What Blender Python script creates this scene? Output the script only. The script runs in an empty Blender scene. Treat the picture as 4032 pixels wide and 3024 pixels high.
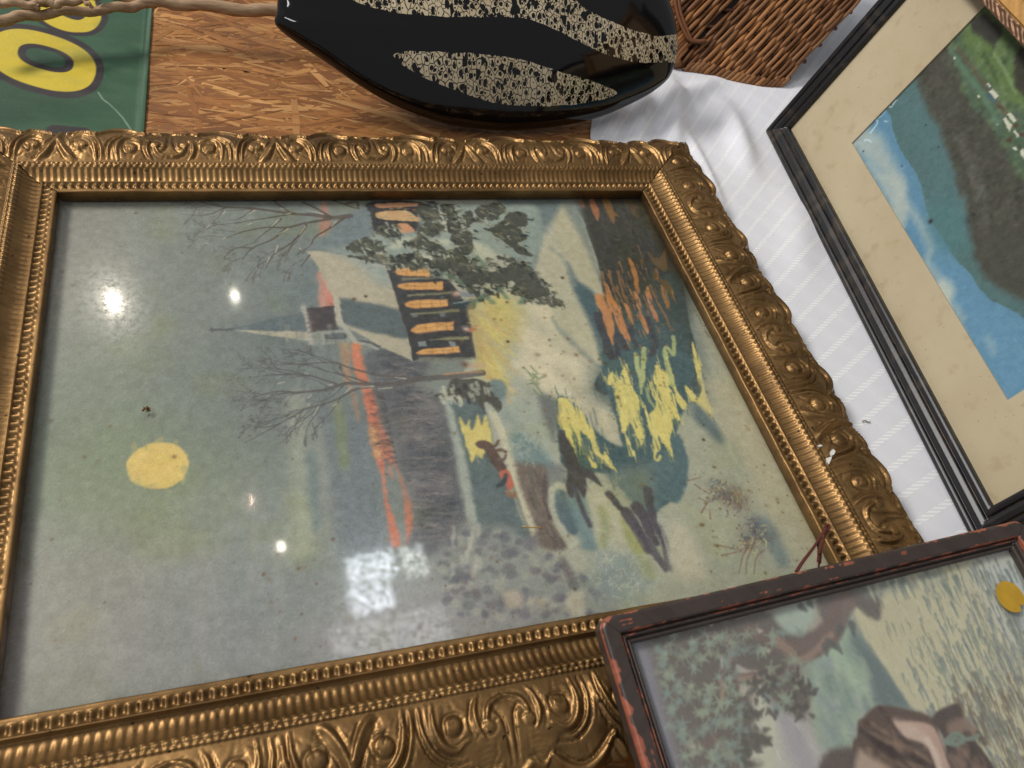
import bpy, math, random
import numpy as np
from mathutils import Matrix, Vector

# ------------------------------------------------------------------ camera
RNG = np.random.default_rng(7)
random.seed(7)
SRCW, SRCH = 4032.0, 3024.0
FPX = 0.78 * SRCW
CC = np.array([2016.0, 1512.0])
CR = np.array([[0.95011214, -0.2439493, 0.19435963],
               [-0.07537988, -0.78424645, -0.61585337],
               [0.30266285, 0.57047896, -0.76351094]])   # rows: right, down, forward
CAM = np.array([0.13532171, -0.55130479, 0.4753531])
scene = bpy.context.scene
COL = scene.collection

cam_d = bpy.data.cameras.new('camera')
cam = bpy.data.objects.new('camera', cam_d)
COL.objects.link(cam)
m = Matrix.Identity(4)
for i in range(3):
    m[i][0] = CR[0][i]; m[i][1] = -CR[1][i]; m[i][2] = -CR[2][i]; m[i][3] = CAM[i]
cam.matrix_world = m
cam_d.sensor_width = 36.0
cam_d.sensor_fit = 'HORIZONTAL'
cam_d.lens = 0.78 * 36.0
cam_d.clip_start = 0.01
cam_d.clip_end = 50
cam_d.dof.use_dof = True
cam_d.dof.focus_distance = 0.72
cam_d.dof.aperture_fstop = 16.0
scene.camera = cam

# ------------------------------------------------------------------ light
world = bpy.data.worlds.new('World')
scene.world = world
world.use_nodes = True
wb = world.node_tree.nodes['Background']
wb.inputs[0].default_value = (0.93, 0.96, 1.0, 1)
wb.inputs[1].default_value = 0.32
vs = scene.view_settings
vs.view_transform = 'Standard'
vs.look = 'None'
vs.exposure = 0.0
vs.gamma = 1.0
vs.use_curve_mapping = False
scene.cycles.use_denoising = True
scene.cycles.max_bounces = 8
scene.cycles.transparent_max_bounces = 12
scene.cycles.caustics_reflective = False
scene.cycles.caustics_refractive = False


def area(name, loc, target, sx, sy, power, col=(1, 1, 1), shape='RECTANGLE'):
    d = bpy.data.lights.new(name, 'AREA')
    d.shape = shape
    d.size = sx
    d.size_y = sy
    d.energy = power
    d.color = col
    o = bpy.data.objects.new(name, d)
    COL.objects.link(o)
    o.location = loc
    v = Vector(target) - Vector(loc)
    o.rotation_euler = v.to_track_quat('-Z', 'Y').to_euler()
    return o


TGT = (0.25, -0.1, 0.0)
WARM = (1.0, 0.90, 0.76)
# round ceiling spots, the ones mirrored in the large glass
area('ceiling_spot', (-0.41, 2.02, 2.22), TGT, 0.018, 0.028, 3.6, WARM, 'ELLIPSE')
area('ceiling_spot', (0.07, 2.03, 2.22), (0.07, 2.0, 0), 0.012, 0.032, 0.7, WARM, 'ELLIPSE')
area('ceiling_spot', (0.08, 0.99, 2.22), (0.08, 1.2, 0), 0.010, 0.045, 0.16, (1, .70, .58), 'ELLIPSE')
area('ceiling_spot', (0.17, 0.80, 2.22), TGT, 0.008, 0.008, 0.25, WARM, 'ELLIPSE')
# two skylight panes mirrored in the lower part of the glass
for sx_, sy_, wx_, wy_, pw_, cl_ in ((0.470, 0.676, 0.175, 0.105, 1.05, (0.86, 0.91, 1.0)), (0.452, 0.560, 0.150, 0.105, 0.85, (0.86, 0.91, 1.0)),
                                    (0.624, 0.676, 0.085, 0.120, 0.42, (0.93, 0.97, 0.92)), (0.500, 0.405, 0.40, 0.17, 0.90, (0.96, 0.95, 0.97))):
    lo_ = area('skylight', (sx_, sy_, 2.22), (sx_, sy_, 0.0), wx_, wy_, pw_, cl_)
    lo_.rotation_euler = (0, 0, math.radians(4))
# rows of hall lights on the photographer's left
area('hall_light', (-1.7, 1.3, 2.3), TGT, 1.3, 0.5, 84, (1.0, 0.97, 0.93))
area('hall_light', (-1.7, -1.0, 2.3), TGT, 1.5, 0.14, 15, (1.0, 0.98, 0.95))


# ------------------------------------------------------------------ projection helpers
def ray_dir(p):
    p = np.atleast_2d(np.asarray(p, float))
    d = np.stack([(p[:, 0] - CC[0]) / FPX, (p[:, 1] - CC[1]) / FPX, np.ones(len(p))], 1)
    return d @ CR


def on_plane(p, P0, N):
    d = ray_dir(p)
    k = ((np.asarray(P0) - CAM) @ N) / (d @ N)
    return CAM + d * k[:, None]


def on_z(p, z):
    return on_plane(p, np.array([0, 0, z]), np.array([0, 0, 1.0]))


def Zf(x0, y0, s):
    def f(pts):
        return np.asarray(pts, float) * s + np.array([x0, y0])
    return f


D = Zf(0, 0, SRCW / 2212)
Z1 = Zf(700, 760, 1 / 2.212)
Z2 = Zf(1200, 760, 1 / 2.212)
Z3 = Zf(1900, 760, 1 / 2.212)
Z4 = Zf(1000, 1400, 1 / 2.212)
Z5 = Zf(1700, 1400, 1 / 2.212)
Z6 = Zf(2300, 1500, 1 / 2.212)
Z7 = Zf(1200, 1900, 1200 / 2212)
Z8 = Zf(0, 760, 1200 / 2212)


# ------------------------------------------------------------------ noise and raster canvas
def vnoise(ny, nx, cell, seed=0, aniso=(1, 1)):
    r = np.random.default_rng(seed)
    cy, cx = max(cell * aniso[0], 1), max(cell * aniso[1], 1)
    gy, gx = int(ny / cy) + 3, int(nx / cx) + 3
    g = r.random((gy, gx))
    y = np.arange(ny) / cy
    x = np.arange(nx) / cx
    iy, ix = y.astype(int), x.astype(int)
    fy, fx = y - iy, x - ix
    fy = fy * fy * (3 - 2 * fy)
    fx = fx * fx * (3 - 2 * fx)
    a = g[iy][:, ix]; b = g[iy][:, ix + 1]; c = g[iy + 1][:, ix]; d = g[iy + 1][:, ix + 1]
    fx = fx[None, :]; fy = fy[:, None]
    return (a * (1 - fx) + b * fx) * (1 - fy) + (c * (1 - fx) + d * fx) * fy


def fbm(ny, nx, cell, seed=0, octv=4, aniso=(1, 1)):
    o = np.zeros((ny, nx)); amp = 1.0; tot = 0
    for k in range(octv):
        o += amp * vnoise(ny, nx, max(cell / 2 ** k, 1.0), seed * 31 + k, aniso); tot += amp; amp *= 0.55
    return o / tot


def crom(pts, n=8, closed=False):
    p = np.asarray(pts, float)
    if len(p) < 3:
        return p
    if closed:
        q = np.vstack([p[-1], p, p[0], p[1]])
    else:
        q = np.vstack([2 * p[0] - p[1], p, 2 * p[-1] - p[-2]])
    out = []
    t = np.linspace(0, 1, n, endpoint=False)[:, None]
    for i in range(1, len(q) - 2):
        a, b, c, d = q[i - 1], q[i], q[i + 1], q[i + 2]
        out.append(0.5 * (2 * b + (c - a) * t + (2 * a - 5 * b + 4 * c - d) * t ** 2 + (3 * b - a - 3 * c + d) * t ** 3))
    if not closed:
        out.append(p[-1][None])
    return np.vstack(out)


def s2l(c):
    c = np.asarray(c, float) / 255.0
    c = np.clip(c, 0, None)
    return np.where(c <= 0.04045, c / 12.92, ((c + 0.055) / 1.055) ** 2.4)


class Canvas:
    """colour raster of a flat print in its own metres; pts come in as photograph pixels through mapfn"""

    def __init__(s, w, h, res, mapfn, base):
        s.res = res
        s.nx = int(round(w / res)) + 1
        s.ny = int(round(h / res)) + 1
        s.map = mapfn
        s.img = np.zeros((s.ny, s.nx, 3)) + np.array(base, float)
        s.jit = (fbm(s.ny, s.nx, 12, 5, 3) - 0.5)

    def px(s, pts):
        return s.map(np.asarray(pts, float)) / s.res

    def _box(s, p, pad):
        x0 = int(max(0, np.floor(p[:, 0].min() - pad))); x1 = int(min(s.nx, np.ceil(p[:, 0].max() + pad) + 1))
        y0 = int(max(0, np.floor(p[:, 1].min() - pad))); y1 = int(min(s.ny, np.ceil(p[:, 1].max() + pad) + 1))
        if x1 <= x0 or y1 <= y0:
            return None
        return x0, x1, y0, y1

    def blend(s, b, a, col):
        x0, x1, y0, y1 = b
        v = s.img[y0:y1, x0:x1]
        v += a[..., None] * (np.asarray(col, float) - v)

    def poly(s, pts, col, soft=1.3, alpha=1.0, smooth=True, jit=0.0, raw=False):
        p = np.asarray(pts, float) if raw else s.px(pts)
        if smooth:
            p = crom(p, 5, True)
        b = s._box(p, soft + jit * 3 + 2)
        if b is None:
            return
        x0, x1, y0, y1 = b
        X, Y = np.meshgrid(np.arange(x0, x1, dtype=float), np.arange(y0, y1, dtype=float))
        ins = np.zeros(X.shape, bool)
        dm = np.full(X.shape, 1e9)
        n = len(p)
        for i in range(n):
            ax, ay = p[i]; bx, by = p[(i + 1) % n]
            ex, ey = bx - ax, by - ay
            L = ex * ex + ey * ey + 1e-12
            t = np.clip(((X - ax) * ex + (Y - ay) * ey) / L, 0, 1)
            dm = np.minimum(dm, (X - ax - t * ex) ** 2 + (Y - ay - t * ey) ** 2)
            if ay != by:
                c = ((ay > Y) != (by > Y)) & (X < ex * (Y - ay) / (by - ay) + ax)
                ins ^= c
        sd = np.sqrt(dm)
        sd = np.where(ins, sd, -sd)
        if jit:
            sd = sd + jit * 4 * s.jit[y0:y1, x0:x1]
        a = np.clip(0.5 + sd / soft, 0, 1)
        a = a * a * (3 - 2 * a) * alpha
        s.blend(b, a, col)

    def stroke(s, pts, w, col, alpha=1.0, soft=1.0, w1=None, raw=False, smooth=True):
        p = np.asarray(pts, float) if raw else s.px(pts)
        if smooth and len(p) > 2:
            p = crom(p, 5)
        w0 = w / s.res / 1000 / 2
        we = w0 if w1 is None else w1 / s.res / 1000 / 2
        b = s._box(p, max(w0, we) + soft + 1)
        if b is None:
            return
        x0, x1, y0, y1 = b
        X, Y = np.meshgrid(np.arange(x0, x1, dtype=float), np.arange(y0, y1, dtype=float))
        best = np.full(X.shape, -1e9)
        n = len(p) - 1
        for i in range(n):
            ax, ay = p[i]; ex, ey = p[i + 1] - p[i]
            L = ex * ex + ey * ey + 1e-12
            t = np.clip(((X - ax) * ex + (Y - ay) * ey) / L, 0, 1)
            d = np.sqrt((X - ax - t * ex) ** 2 + (Y - ay - t * ey) ** 2)
            r = w0 + (we - w0) * (i + t) / n
            best = np.maximum(best, r - d)
        rr = max(min(1.0, 2 * max(w0, we)), 0.25)
        a = np.clip(0.5 + best / max(soft, 0.6), 0, 1) * alpha * min(1.0, rr + 0.15)
        s.blend(b, a, col)

    def blob(s, c, r, col, alpha=1.0):
        p = s.px([c, np.asarray(c) + [r, 0], np.asarray(c) + [0, r]])
        R = max(np.linalg.norm(p[1] - p[0]), np.linalg.norm(p[2] - p[0]))
        b = s._box(p[:1], R * 2.2)
        if b is None:
            return
        x0, x1, y0, y1 = b
        X, Y = np.meshgrid(np.arange(x0, x1, dtype=float), np.arange(y0, y1, dtype=float))
        a = np.exp(-((X - p[0, 0]) ** 2 + (Y - p[0, 1]) ** 2) / (R * R)) * alpha
        s.blend(b, a, col)

    def twig(s, a, b, w, col, depth=3, alpha=0.9, spread=0.5, n=4, rng=RNG, frac=0.45):
        """straight-ish branch a->b in photo pixels, with smaller twigs leaving it"""
        a = np.asarray(a, float); b = np.asarray(b, float)
        d = b - a
        nrm = np.array([-d[1], d[0]])
        mid = a + d * 0.5 + nrm * rng.normal(0, 0.06)
        s.stroke([a, mid, b], w, col, alpha, 0.9, w * 0.35)
        if depth <= 0:
            return
        for i in range(n):
            t = rng.uniform(0.25, 0.95)
            st = a + d * t + nrm * 0.0
            ang = rng.choice([-1, 1]) * rng.uniform(0.25, 0.25 + spread)
            L = np.linalg.norm(d) * rng.uniform(0.25, frac) * (1.15 - 0.5 * t)
            dd = d / (np.linalg.norm(d) + 1e-9)
            e = np.array([dd[0] * math.cos(ang) - dd[1] * math.sin(ang), dd[0] * math.sin(ang) + dd[1] * math.cos(ang)])
            s.twig(st, st + e * L, max(w * 0.55, 0.3), col, depth - 1, alpha * 0.9, spread, n, rng, frac)

    def restroke(s, n, w, L, jit, seed, ang=0.0, spread=0.7, alpha=0.5, box=None):
        """brush marks that pick up the local colour: w, L in mm"""
        r = np.random.default_rng(seed)
        f = fbm(s.ny, s.nx, 60, seed, 2)
        x0, y0, x1, y1 = box or (0, 0, s.nx - 1, s.ny - 1)
        for k in range(n):
            x = r.uniform(x0, x1); y = r.uniform(y0, y1)
            i, j = int(y), int(x)
            a = ang + (f[i, j] - .5) * 2 * spread + r.normal(0, .15)
            l = r.uniform(.4, 1.0) * L / s.res / 1000 / 2
            d = np.array([math.cos(a), math.sin(a)]) * l
            col = s.img[i, j] + r.normal(0, jit) + r.normal(0, jit * .3, 3)
            q = np.array([x, y])
            s.stroke([q - d, q + d], w * r.uniform(.5, 1.2), col, alpha * r.uniform(.5, 1), 1.0, w * .4, raw=True, smooth=False)

    def warp(s, amp, cell, seed):
        dx = (fbm(s.ny, s.nx, cell, seed, 2) - .5) * 2 * amp
        dy = (fbm(s.ny, s.nx, cell, seed + 1, 2) - .5) * 2 * amp
        Y, X = np.meshgrid(np.arange(s.ny), np.arange(s.nx), indexing='ij')
        x = np.clip(X + dx, 0, s.nx - 1.001); y = np.clip(Y + dy, 0, s.ny - 1.001)
        i, j = y.astype(int), x.astype(int); a = (y - i)[..., None]; b = (x - j)[..., None]
        m_ = s.img
        s.img = (m_[i, j] * (1 - b) + m_[i, j + 1] * b) * (1 - a) + (m_[i + 1, j] * (1 - b) + m_[i + 1, j + 1] * b) * a

    def lin(s, lift=0.0, con=1.0, sat=1.0):
        g = s.img.mean(-1, keepdims=True)
        v = (g - 130) * con + 130 + (s.img - g) * sat
        s.img = np.clip(v, 0, 255)
        return np.clip(s2l(s.img) - lift, 0.004, 1)


# ------------------------------------------------------------------ mesh helpers
def new_obj(name, verts, faces, mat=None, parent=None, smooth=True, cols=None, uvs=None):
    me = bpy.data.meshes.new(name)
    verts = np.asarray(verts, np.float32)
    if isinstance(faces, np.ndarray) and faces.ndim == 2:
        nf, k = faces.shape
        me.vertices.add(len(verts)); me.vertices.foreach_set('co', verts.ravel())
        me.loops.add(nf * k); me.loops.foreach_set('vertex_index', faces.astype(np.int32).ravel())
        me.polygons.add(nf)
        me.polygons.foreach_set('loop_start', np.arange(0, nf * k, k, dtype=np.int32))
        me.polygons.foreach_set('loop_total', np.full(nf, k, dtype=np.int32))
        me.update(calc_edges=True)
    else:
        me.from_pydata(verts.tolist(), [], faces)
    if smooth:
        me.polygons.foreach_set('use_smooth', np.ones(len(me.polygons), bool))
    if cols is not None:
        at = me.color_attributes.new('Col', 'FLOAT_COLOR', 'POINT')
        c4 = np.ones((len(verts), 4), np.float32); c4[:, :3] = cols
        at.data.foreach_set('color', c4.ravel())
    if uvs is not None:
        ul = me.uv_layers.new(name='UVMap')
        li = np.zeros(len(me.loops), np.int32); me.loops.foreach_get('vertex_index', li)
        ul.data.foreach_set('uv', np.asarray(uvs, np.float32)[li].ravel())
    me.validate()
    o = bpy.data.objects.new(name, me)
    COL.objects.link(o)
    if mat:
        me.materials.append(mat)
    if parent is not None:
        o.parent = parent
    return o


def gridfaces(ny, nx, flip=False):
    i = np.arange(ny - 1)[:, None] * nx + np.arange(nx - 1)[None, :]
    f = np.stack([i, i + 1, i + nx + 1, i + nx], -1).reshape(-1, 4)
    return f[:, ::-1] if flip else f


class MB:
    def __init__(s):
        s.v = []; s.f = []; s.c = []; s.n = 0

    def add(s, v, f, col=None):
        v = np.asarray(v, float)
        s.v.append(v); s.f += [[a + s.n for a in q] for q in f]
        if col is not None:
            s.c.append(np.tile(np.asarray(col, float), (len(v), 1)) if np.ndim(col) == 1 else col)
        s.n += len(v)

    def box(s, c, e, M=None, col=None):
        c = np.asarray(c, float); e = np.asarray(e, float) / 2
        v = np.array([[x, y, z] for x in (-1, 1) for y in (-1, 1) for z in (-1, 1)]) * e
        if M is not None:
            v = v @ np.asarray(M).T
        s.add(v + c, [(0, 1, 3, 2), (4, 6, 7, 5), (0, 4, 5, 1), (2, 3, 7, 6), (0, 2, 6, 4), (1, 5, 7, 3)], col)

    def tube(s, path, rad, k=8, cap=True, noise=0.0, col=None, seed=0):
        p = np.asarray(path, float); n = len(p)
        rad = np.broadcast_to(np.asarray(rad, float), (n,))
        t = np.gradient(p, axis=0); t /= np.linalg.norm(t, axis=1)[:, None] + 1e-12
        up = np.array([0, 0, 1.0])
        if abs(t[0] @ up) > 0.9:
            up = np.array([0, 1.0, 0])
        V = []
        r = np.random.default_rng(seed)
        u = np.cross(t[0], up); u /= np.linalg.norm(u)
        for i in range(n):
            u = u - t[i] * (u @ t[i]); u /= np.linalg.norm(u) + 1e-12
            w = np.cross(t[i], u)
            a = np.arange(k) * 2 * math.pi / k
            rr = rad[i] * (1 + noise * r.normal(size=k))
            V.append(p[i] + np.outer(np.cos(a) * rr, u) + np.outer(np.sin(a) * rr, w))
        V = np.vstack(V)
        F = [(i * k + j, i * k + (j + 1) % k, (i + 1) * k + (j + 1) % k, (i + 1) * k + j) for i in range(n - 1) for j in range(k)]
        if cap:
            F += [tuple(range(k - 1, -1, -1)), tuple((n - 1) * k + j for j in range(k))]
        s.add(V, F, col)

    def build(s, name, mat, parent=None, smooth=True):
        return new_obj(name, np.vstack(s.v), s.f, mat, parent, smooth, np.vstack(s.c) if s.c else None)


def tag(o, label=None, cat=None, group=None, kind=None):
    if label: o['label'] = label
    if cat: o['category'] = cat
    if group: o['group'] = group
    if kind: o['kind'] = kind
    return o


def empty(name, loc=(0, 0, 0)):
    o = bpy.data.objects.new(name, None)
    o.empty_display_size = 0.05
    COL.objects.link(o)
    o.location = loc
    return o


def frame_empty(name, O, ex, ey, ez):
    o = empty(name)
    M = Matrix.Identity(4)
    for i in range(3):
        M[i][0] = ex[i]; M[i][1] = ey[i]; M[i][2] = ez[i]; M[i][3] = O[i]
    o.matrix_world = M
    return o


# ------------------------------------------------------------------ materials
class NT:
    def __init__(s, name):
        s.m = bpy.data.materials.new(name); s.m.use_nodes = True
        s.t = s.m.node_tree; s.t.nodes.clear()
        s.out = s.n('ShaderNodeOutputMaterial')

    def n(s, typ, **kw):
        nd = s.t.nodes.new(typ)
        for k, v in kw.items():
            setattr(nd, k, v)
        return nd

    def l(s, a, b):
        s.t.links.new(a, b)

    def val(s, sock, v):
        if hasattr(v, 'is_output') or hasattr(v, 'links'):
            s.l(v, sock)
        else:
            sock.default_value = v

    def math(s, op, a, b=None, c=None, clamp=False):
        nd = s.n('ShaderNodeMath', operation=op, use_clamp=clamp)
        s.val(nd.inputs[0], a)
        if b is not None: s.val(nd.inputs[1], b)
        if c is not None: s.val(nd.inputs[2], c)
        return nd.outputs[0]

    def mix(s, f, a, b):
        nd = s.n('ShaderNodeMix', data_type='RGBA')
        s.val(nd.inputs[0], f); s.val(nd.inputs[6], a); s.val(nd.inputs[7], b)
        return nd.outputs[2]

    def noise(s, vec, scale, detail=4, rough=0.55):
        nd = s.n('ShaderNodeTexNoise')
        if vec is not None: s.l(vec, nd.inputs['Vector'])
        nd.inputs['Scale'].default_value = scale; nd.inputs['Detail'].default_value = detail
        nd.inputs['Roughness'].default_value = rough
        return nd.outputs[0]

    def ramp(s, f, stops):
        nd = s.n('ShaderNodeValToRGB'); s.l(f, nd.inputs[0])
        e = nd.color_ramp.elements
        while len(e) < len(stops): e.new(0.5)
        for i, (p, c) in enumerate(stops):
            e[i].position = p
            e[i].color = (c, c, c, 1) if np.ndim(c) == 0 else tuple(c) + (1,) * (4 - len(c))
        return nd.outputs[0]

    def coord(s, which='Object'):
        return s.n('ShaderNodeTexCoord').outputs[which]

    def mapping(s, vec, scale=(1, 1, 1), rot=(0, 0, 0), loc=(0, 0, 0)):
        nd = s.n('ShaderNodeMapping'); s.l(vec, nd.inputs[0])
        nd.inputs['Scale'].default_value = scale; nd.inputs['Rotation'].default_value = rot; nd.inputs['Location'].default_value = loc
        return nd.outputs[0]

    def principled(s, col, rough=0.5, metal=0.0, spec=0.5, bump=None, bstr=0.3, bdist=0.001, coat=0.0, normal=None):
        p = s.n('ShaderNodeBsdfPrincipled')
        s.val(p.inputs['Base Color'], col if not isinstance(col, tuple) else tuple(col) + (1,) * (4 - len(col)))
        s.val(p.inputs['Roughness'], rough); s.val(p.inputs['Metallic'], metal)
        s.val(p.inputs['Specular IOR Level'], spec)
        p.inputs['Coat Weight'].default_value = coat
        if bump is not None:
            b = s.n('ShaderNodeBump'); b.inputs['Strength'].default_value = bstr; b.inputs['Distance'].default_value = bdist
            s.l(bump, b.inputs['Height']); s.l(b.outputs[0], p.inputs['Normal'])
        s.l(p.outputs[0], s.out.inputs[0])
        return p

    def attr(s, name='Col', out=0):
        nd = s.n('ShaderNodeAttribute'); nd.attribute_name = name
        return nd.outputs[out]


def L3(c):
    return tuple(float(x) for x in s2l(c))


def mat_attr(name, rough=0.6, spec=0.3, grain=0.0, gscale=900, bump=0.0, metal=0.0):
    t = NT(name)
    c = t.attr()
    b = None
    if grain or bump:
        nz = t.noise(t.coord(), gscale, 3, 0.6)
        if grain:
            f = t.math('MULTIPLY_ADD', nz, grain * 2, 1 - grain)
            nd = t.n('ShaderNodeVectorMath', operation='SCALE'); t.l(c, nd.inputs[0]); t.l(f, nd.inputs['Scale'])
            c = nd.outputs[0]
        if bump: b = nz
    t.principled(c, rough, metal, spec, b, bump, 0.0006)
    return t.m


def mat_glass(name, haze=0.05, dust=0.012, soft=0.36, amt=1.0):
    t = NT(name)
    lw = t.n('ShaderNodeLayerWeight'); lw.inputs[0].default_value = 0.5
    f5 = t.math('POWER', lw.outputs['Facing'], 5.0)
    co = t.coord()
    film = t.ramp(t.noise(co, 230, 5, 0.8), [(0.40, 0.10 * amt), (0.56, 1.0 * amt)])
    F = t.math('MULTIPLY', t.math('MULTIPLY_ADD', f5, 0.96, 0.04), film)
    tr = t.n('ShaderNodeBsdfTransparent'); tr.inputs[0].default_value = (0.985, 0.992, 0.988, 1)
    g1 = t.n('ShaderNodeBsdfGlossy'); g1.inputs['Roughness'].default_value = 0.05
    g2 = t.n('ShaderNodeBsdfGlossy'); g2.inputs['Roughness'].default_value = 0.15
    df = t.n('ShaderNodeBsdfDiffuse'); df.inputs[0].default_value = (0.7, 0.68, 0.64, 1)
    w1 = t.ramp(t.noise(t.mapping(co, (1, 0.35, 1)), 14, 5, 0.65), [(0.35, 0.25), (0.75, 1.0)])
    sp = t.ramp(t.noise(co, 420, 2, 0.5), [(0.62, 0.0), (0.75, 1.0)])
    m0 = t.n('ShaderNodeMixShader'); t.val(m0.inputs[0], soft); t.l(g1.outputs[0], m0.inputs[1]); t.l(g2.outputs[0], m0.inputs[2])
    m1 = t.n('ShaderNodeMixShader'); t.l(F, m1.inputs[0]); t.l(tr.outputs[0], m1.inputs[1]); t.l(m0.outputs[0], m1.inputs[2])
    hz = t.math('MULTIPLY', w1, haze)
    m2 = t.n('ShaderNodeMixShader'); t.l(hz, m2.inputs[0]); t.l(m1.outputs[0], m2.inputs[1])
    g3 = t.n('ShaderNodeBsdfGlossy'); g3.inputs['Roughness'].default_value = 0.38; t.l(g3.outputs[0], m2.inputs[2])
    du = t.math('MULTIPLY_ADD', sp, dust * 3, dust)
    m3 = t.n('ShaderNodeMixShader'); t.l(du, m3.inputs[0]); t.l(m2.outputs[0], m3.inputs[1]); t.l(df.outputs[0], m3.inputs[2])
    t.l(m3.outputs[0], t.out.inputs[0])
    return t.m


def mat_gold():
    t = NT('gilt_bronze_paint')
    co = t.coord()
    n1 = t.noise(co, 22, 6, 0.6)
    n2 = t.noise(co, 240, 3, 0.6)
    n3 = t.noise(co, 75, 3, 0.5)
    base = t.mix(t.ramp(n1, [(0.3, 0.0), (0.72, 1.0)]), L3((108, 80, 46)) + (1,), L3((150, 116, 72)) + (1,))
    speck = t.ramp(n2, [(0.655, 0.0), (0.70, 1.0)])
    base = t.mix(speck, base, L3((52, 38, 24)) + (1,))
    dull = t.ramp(n3, [(0.50, 0.0), (0.70, 0.6)])
    base = t.mix(dull, base, L3((92, 70, 44)) + (1,))
    rough = t.math('ADD', t.math('MULTIPLY_ADD', n1, 0.20, 0.28), t.math('MULTIPLY', dull, 0.22))
    p = t.principled(base, rough, 0.80, 0.5, n2, 0.3, 0.0004)
    return t.m


MAT = {}
MAT['gold'] = mat_gold()
MAT['glass'] = mat_glass('dusty_picture_glass', 0.02, 0.008)
MAT['glass2'] = mat_glass('clean_picture_glass', 0.0, 0.004, 0.02, 0.12)
MAT['print'] = mat_attr('printed_paper', 0.65, 0.25, 0.05, 1300)
MAT['print_soft'] = mat_attr('printed_paper_soft', 0.6, 0.25, 0.04, 1100)


def mat_simple(name, rgb, rough=0.6, spec=0.4, var=0.15, scale=40, bump=0.2, metal=0.0):
    t = NT(name)
    nz = t.noise(t.coord(), scale, 5, 0.6)
    a = tuple(x * (1 - var) for x in L3(rgb)) + (1,)
    b = tuple(min(x * (1 + var), 1) for x in L3(rgb)) + (1,)
    t.principled(t.mix(nz, a, b), rough, metal, spec, nz, bump, 0.0006)
    return t.m


MAT['board'] = mat_simple('grey_backing_board', (120, 100, 78))

# ------------------------------------------------------------------ table, strand board, cloth
def mat_osb():
    t = NT('strand_board')
    c = t.attr()
    uv = t.coord('UV')
    g = t.noise(t.mapping(uv, (6, 160, 1)), 4, 5, 0.65)
    g2 = t.noise(t.mapping(uv, (2, 30, 1)), 3, 3, 0.5)
    f = t.math('MULTIPLY_ADD', g, 1.0, 0.42)
    f2 = t.math('MULTIPLY_ADD', g2, 0.5, 0.75)
    f = t.math('MULTIPLY', f, f2)
    nd = t.n('ShaderNodeVectorMath', operation='SCALE'); t.l(c, nd.inputs[0]); t.l(f, nd.inputs['Scale'])
    st = t.ramp(t.noise(t.coord(), 9, 4, 0.6), [(0.50, 0.0), (0.72, 0.55)])
    col = t.mix(st, nd.outputs[0], L3((96, 60, 32)) + (1,))
    t.principled(col, 0.55, 0, 0.35, g, 0.5, 0.0006)
    return t.m


MAT['osb'] = mat_osb()
table = empty('table', (0.3, 0.0, 0.0))
tag(table, 'strand board table top under the pictures, bare beside the green banner', 'table')
mb = MB(); mb.box((0, 0.05, -0.0165), (2.2, 1.5, 0.03))
o = mb.build('table_board', mat_simple('strand_board_core', (150, 100, 54), 0.7), table, False)


def osb_strands():
    r = np.random.default_rng(3)
    V = []; F = []; Cc = []; U = []; n = 0
    pal = [(172, 116, 60), (160, 104, 50), (186, 132, 74), (146, 92, 42), (168, 112, 56), (196, 144, 86), (136, 84, 38)]
    N = 9000
    NW = 7000
    for i in range(-NW, N):
        cx = r.uniform(-0.25, 0.75); cy = r.uniform(0.06, 0.62)
        L = r.uniform(0.03, 0.12); w = r.uniform(0.0025, 0.010)
        a = r.normal(-0.10, 0.40)
        if r.random() < 0.05: a = r.uniform(0, math.pi)
        if i > N * 0.75: L *= 0.8; w *= 0.7
        if i < 0:
            cx = r.uniform(-0.74, 1.34); cy = r.uniform(-0.66, 0.76); L *= 1.25; w *= 2.0
        z = 0.0002 + 0.0006 * (max(i, 0) / N) + r.uniform(0, 0.0002)
        ca, sa = math.cos(a), math.sin(a)
        j = r.uniform(-0.3, 0.3, 10)
        loc = [(-L / 2, -w / 2 * (.25 + j[0] * .6)), (-L / 6, -w / 2 * (1 + j[1] * .5)), (L / 5, -w / 2 * (1 + j[2] * .5)), (L / 2 * (1 + j[3] * .2), -w / 2 * (.5 + j[4])),
               (L / 2, w / 2 * (.7 + j[5])), (L / 6, w / 2 * (1 + j[6] * .5)), (-L / 5, w / 2 * (1 + j[7] * .5)), (-L / 2 * (1 + j[8] * .2), w / 2 * (.5 + j[9]))]
        tz = r.normal(0, 0.004)
        c = np.array(pal[r.integers(len(pal))], float) * r.uniform(0.90, 1.06)
        u0 = r.uniform(0, 50, 2)
        for (x, y) in loc:
            V.append((cx + x * ca - y * sa - 0.3, cy + x * sa + y * ca, max(z + x * tz, 0.0001)))
            U.append((u0[0] + x * 10, u0[1] + y * 10)); Cc.append(s2l(c))
        F.append(tuple(range(n, n + 8))); n += 8
    o = new_obj('strands', V, F, MAT['osb'], table, False, np.array(Cc), U)
    tag(o, kind='stuff')


osb_strands()


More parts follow.
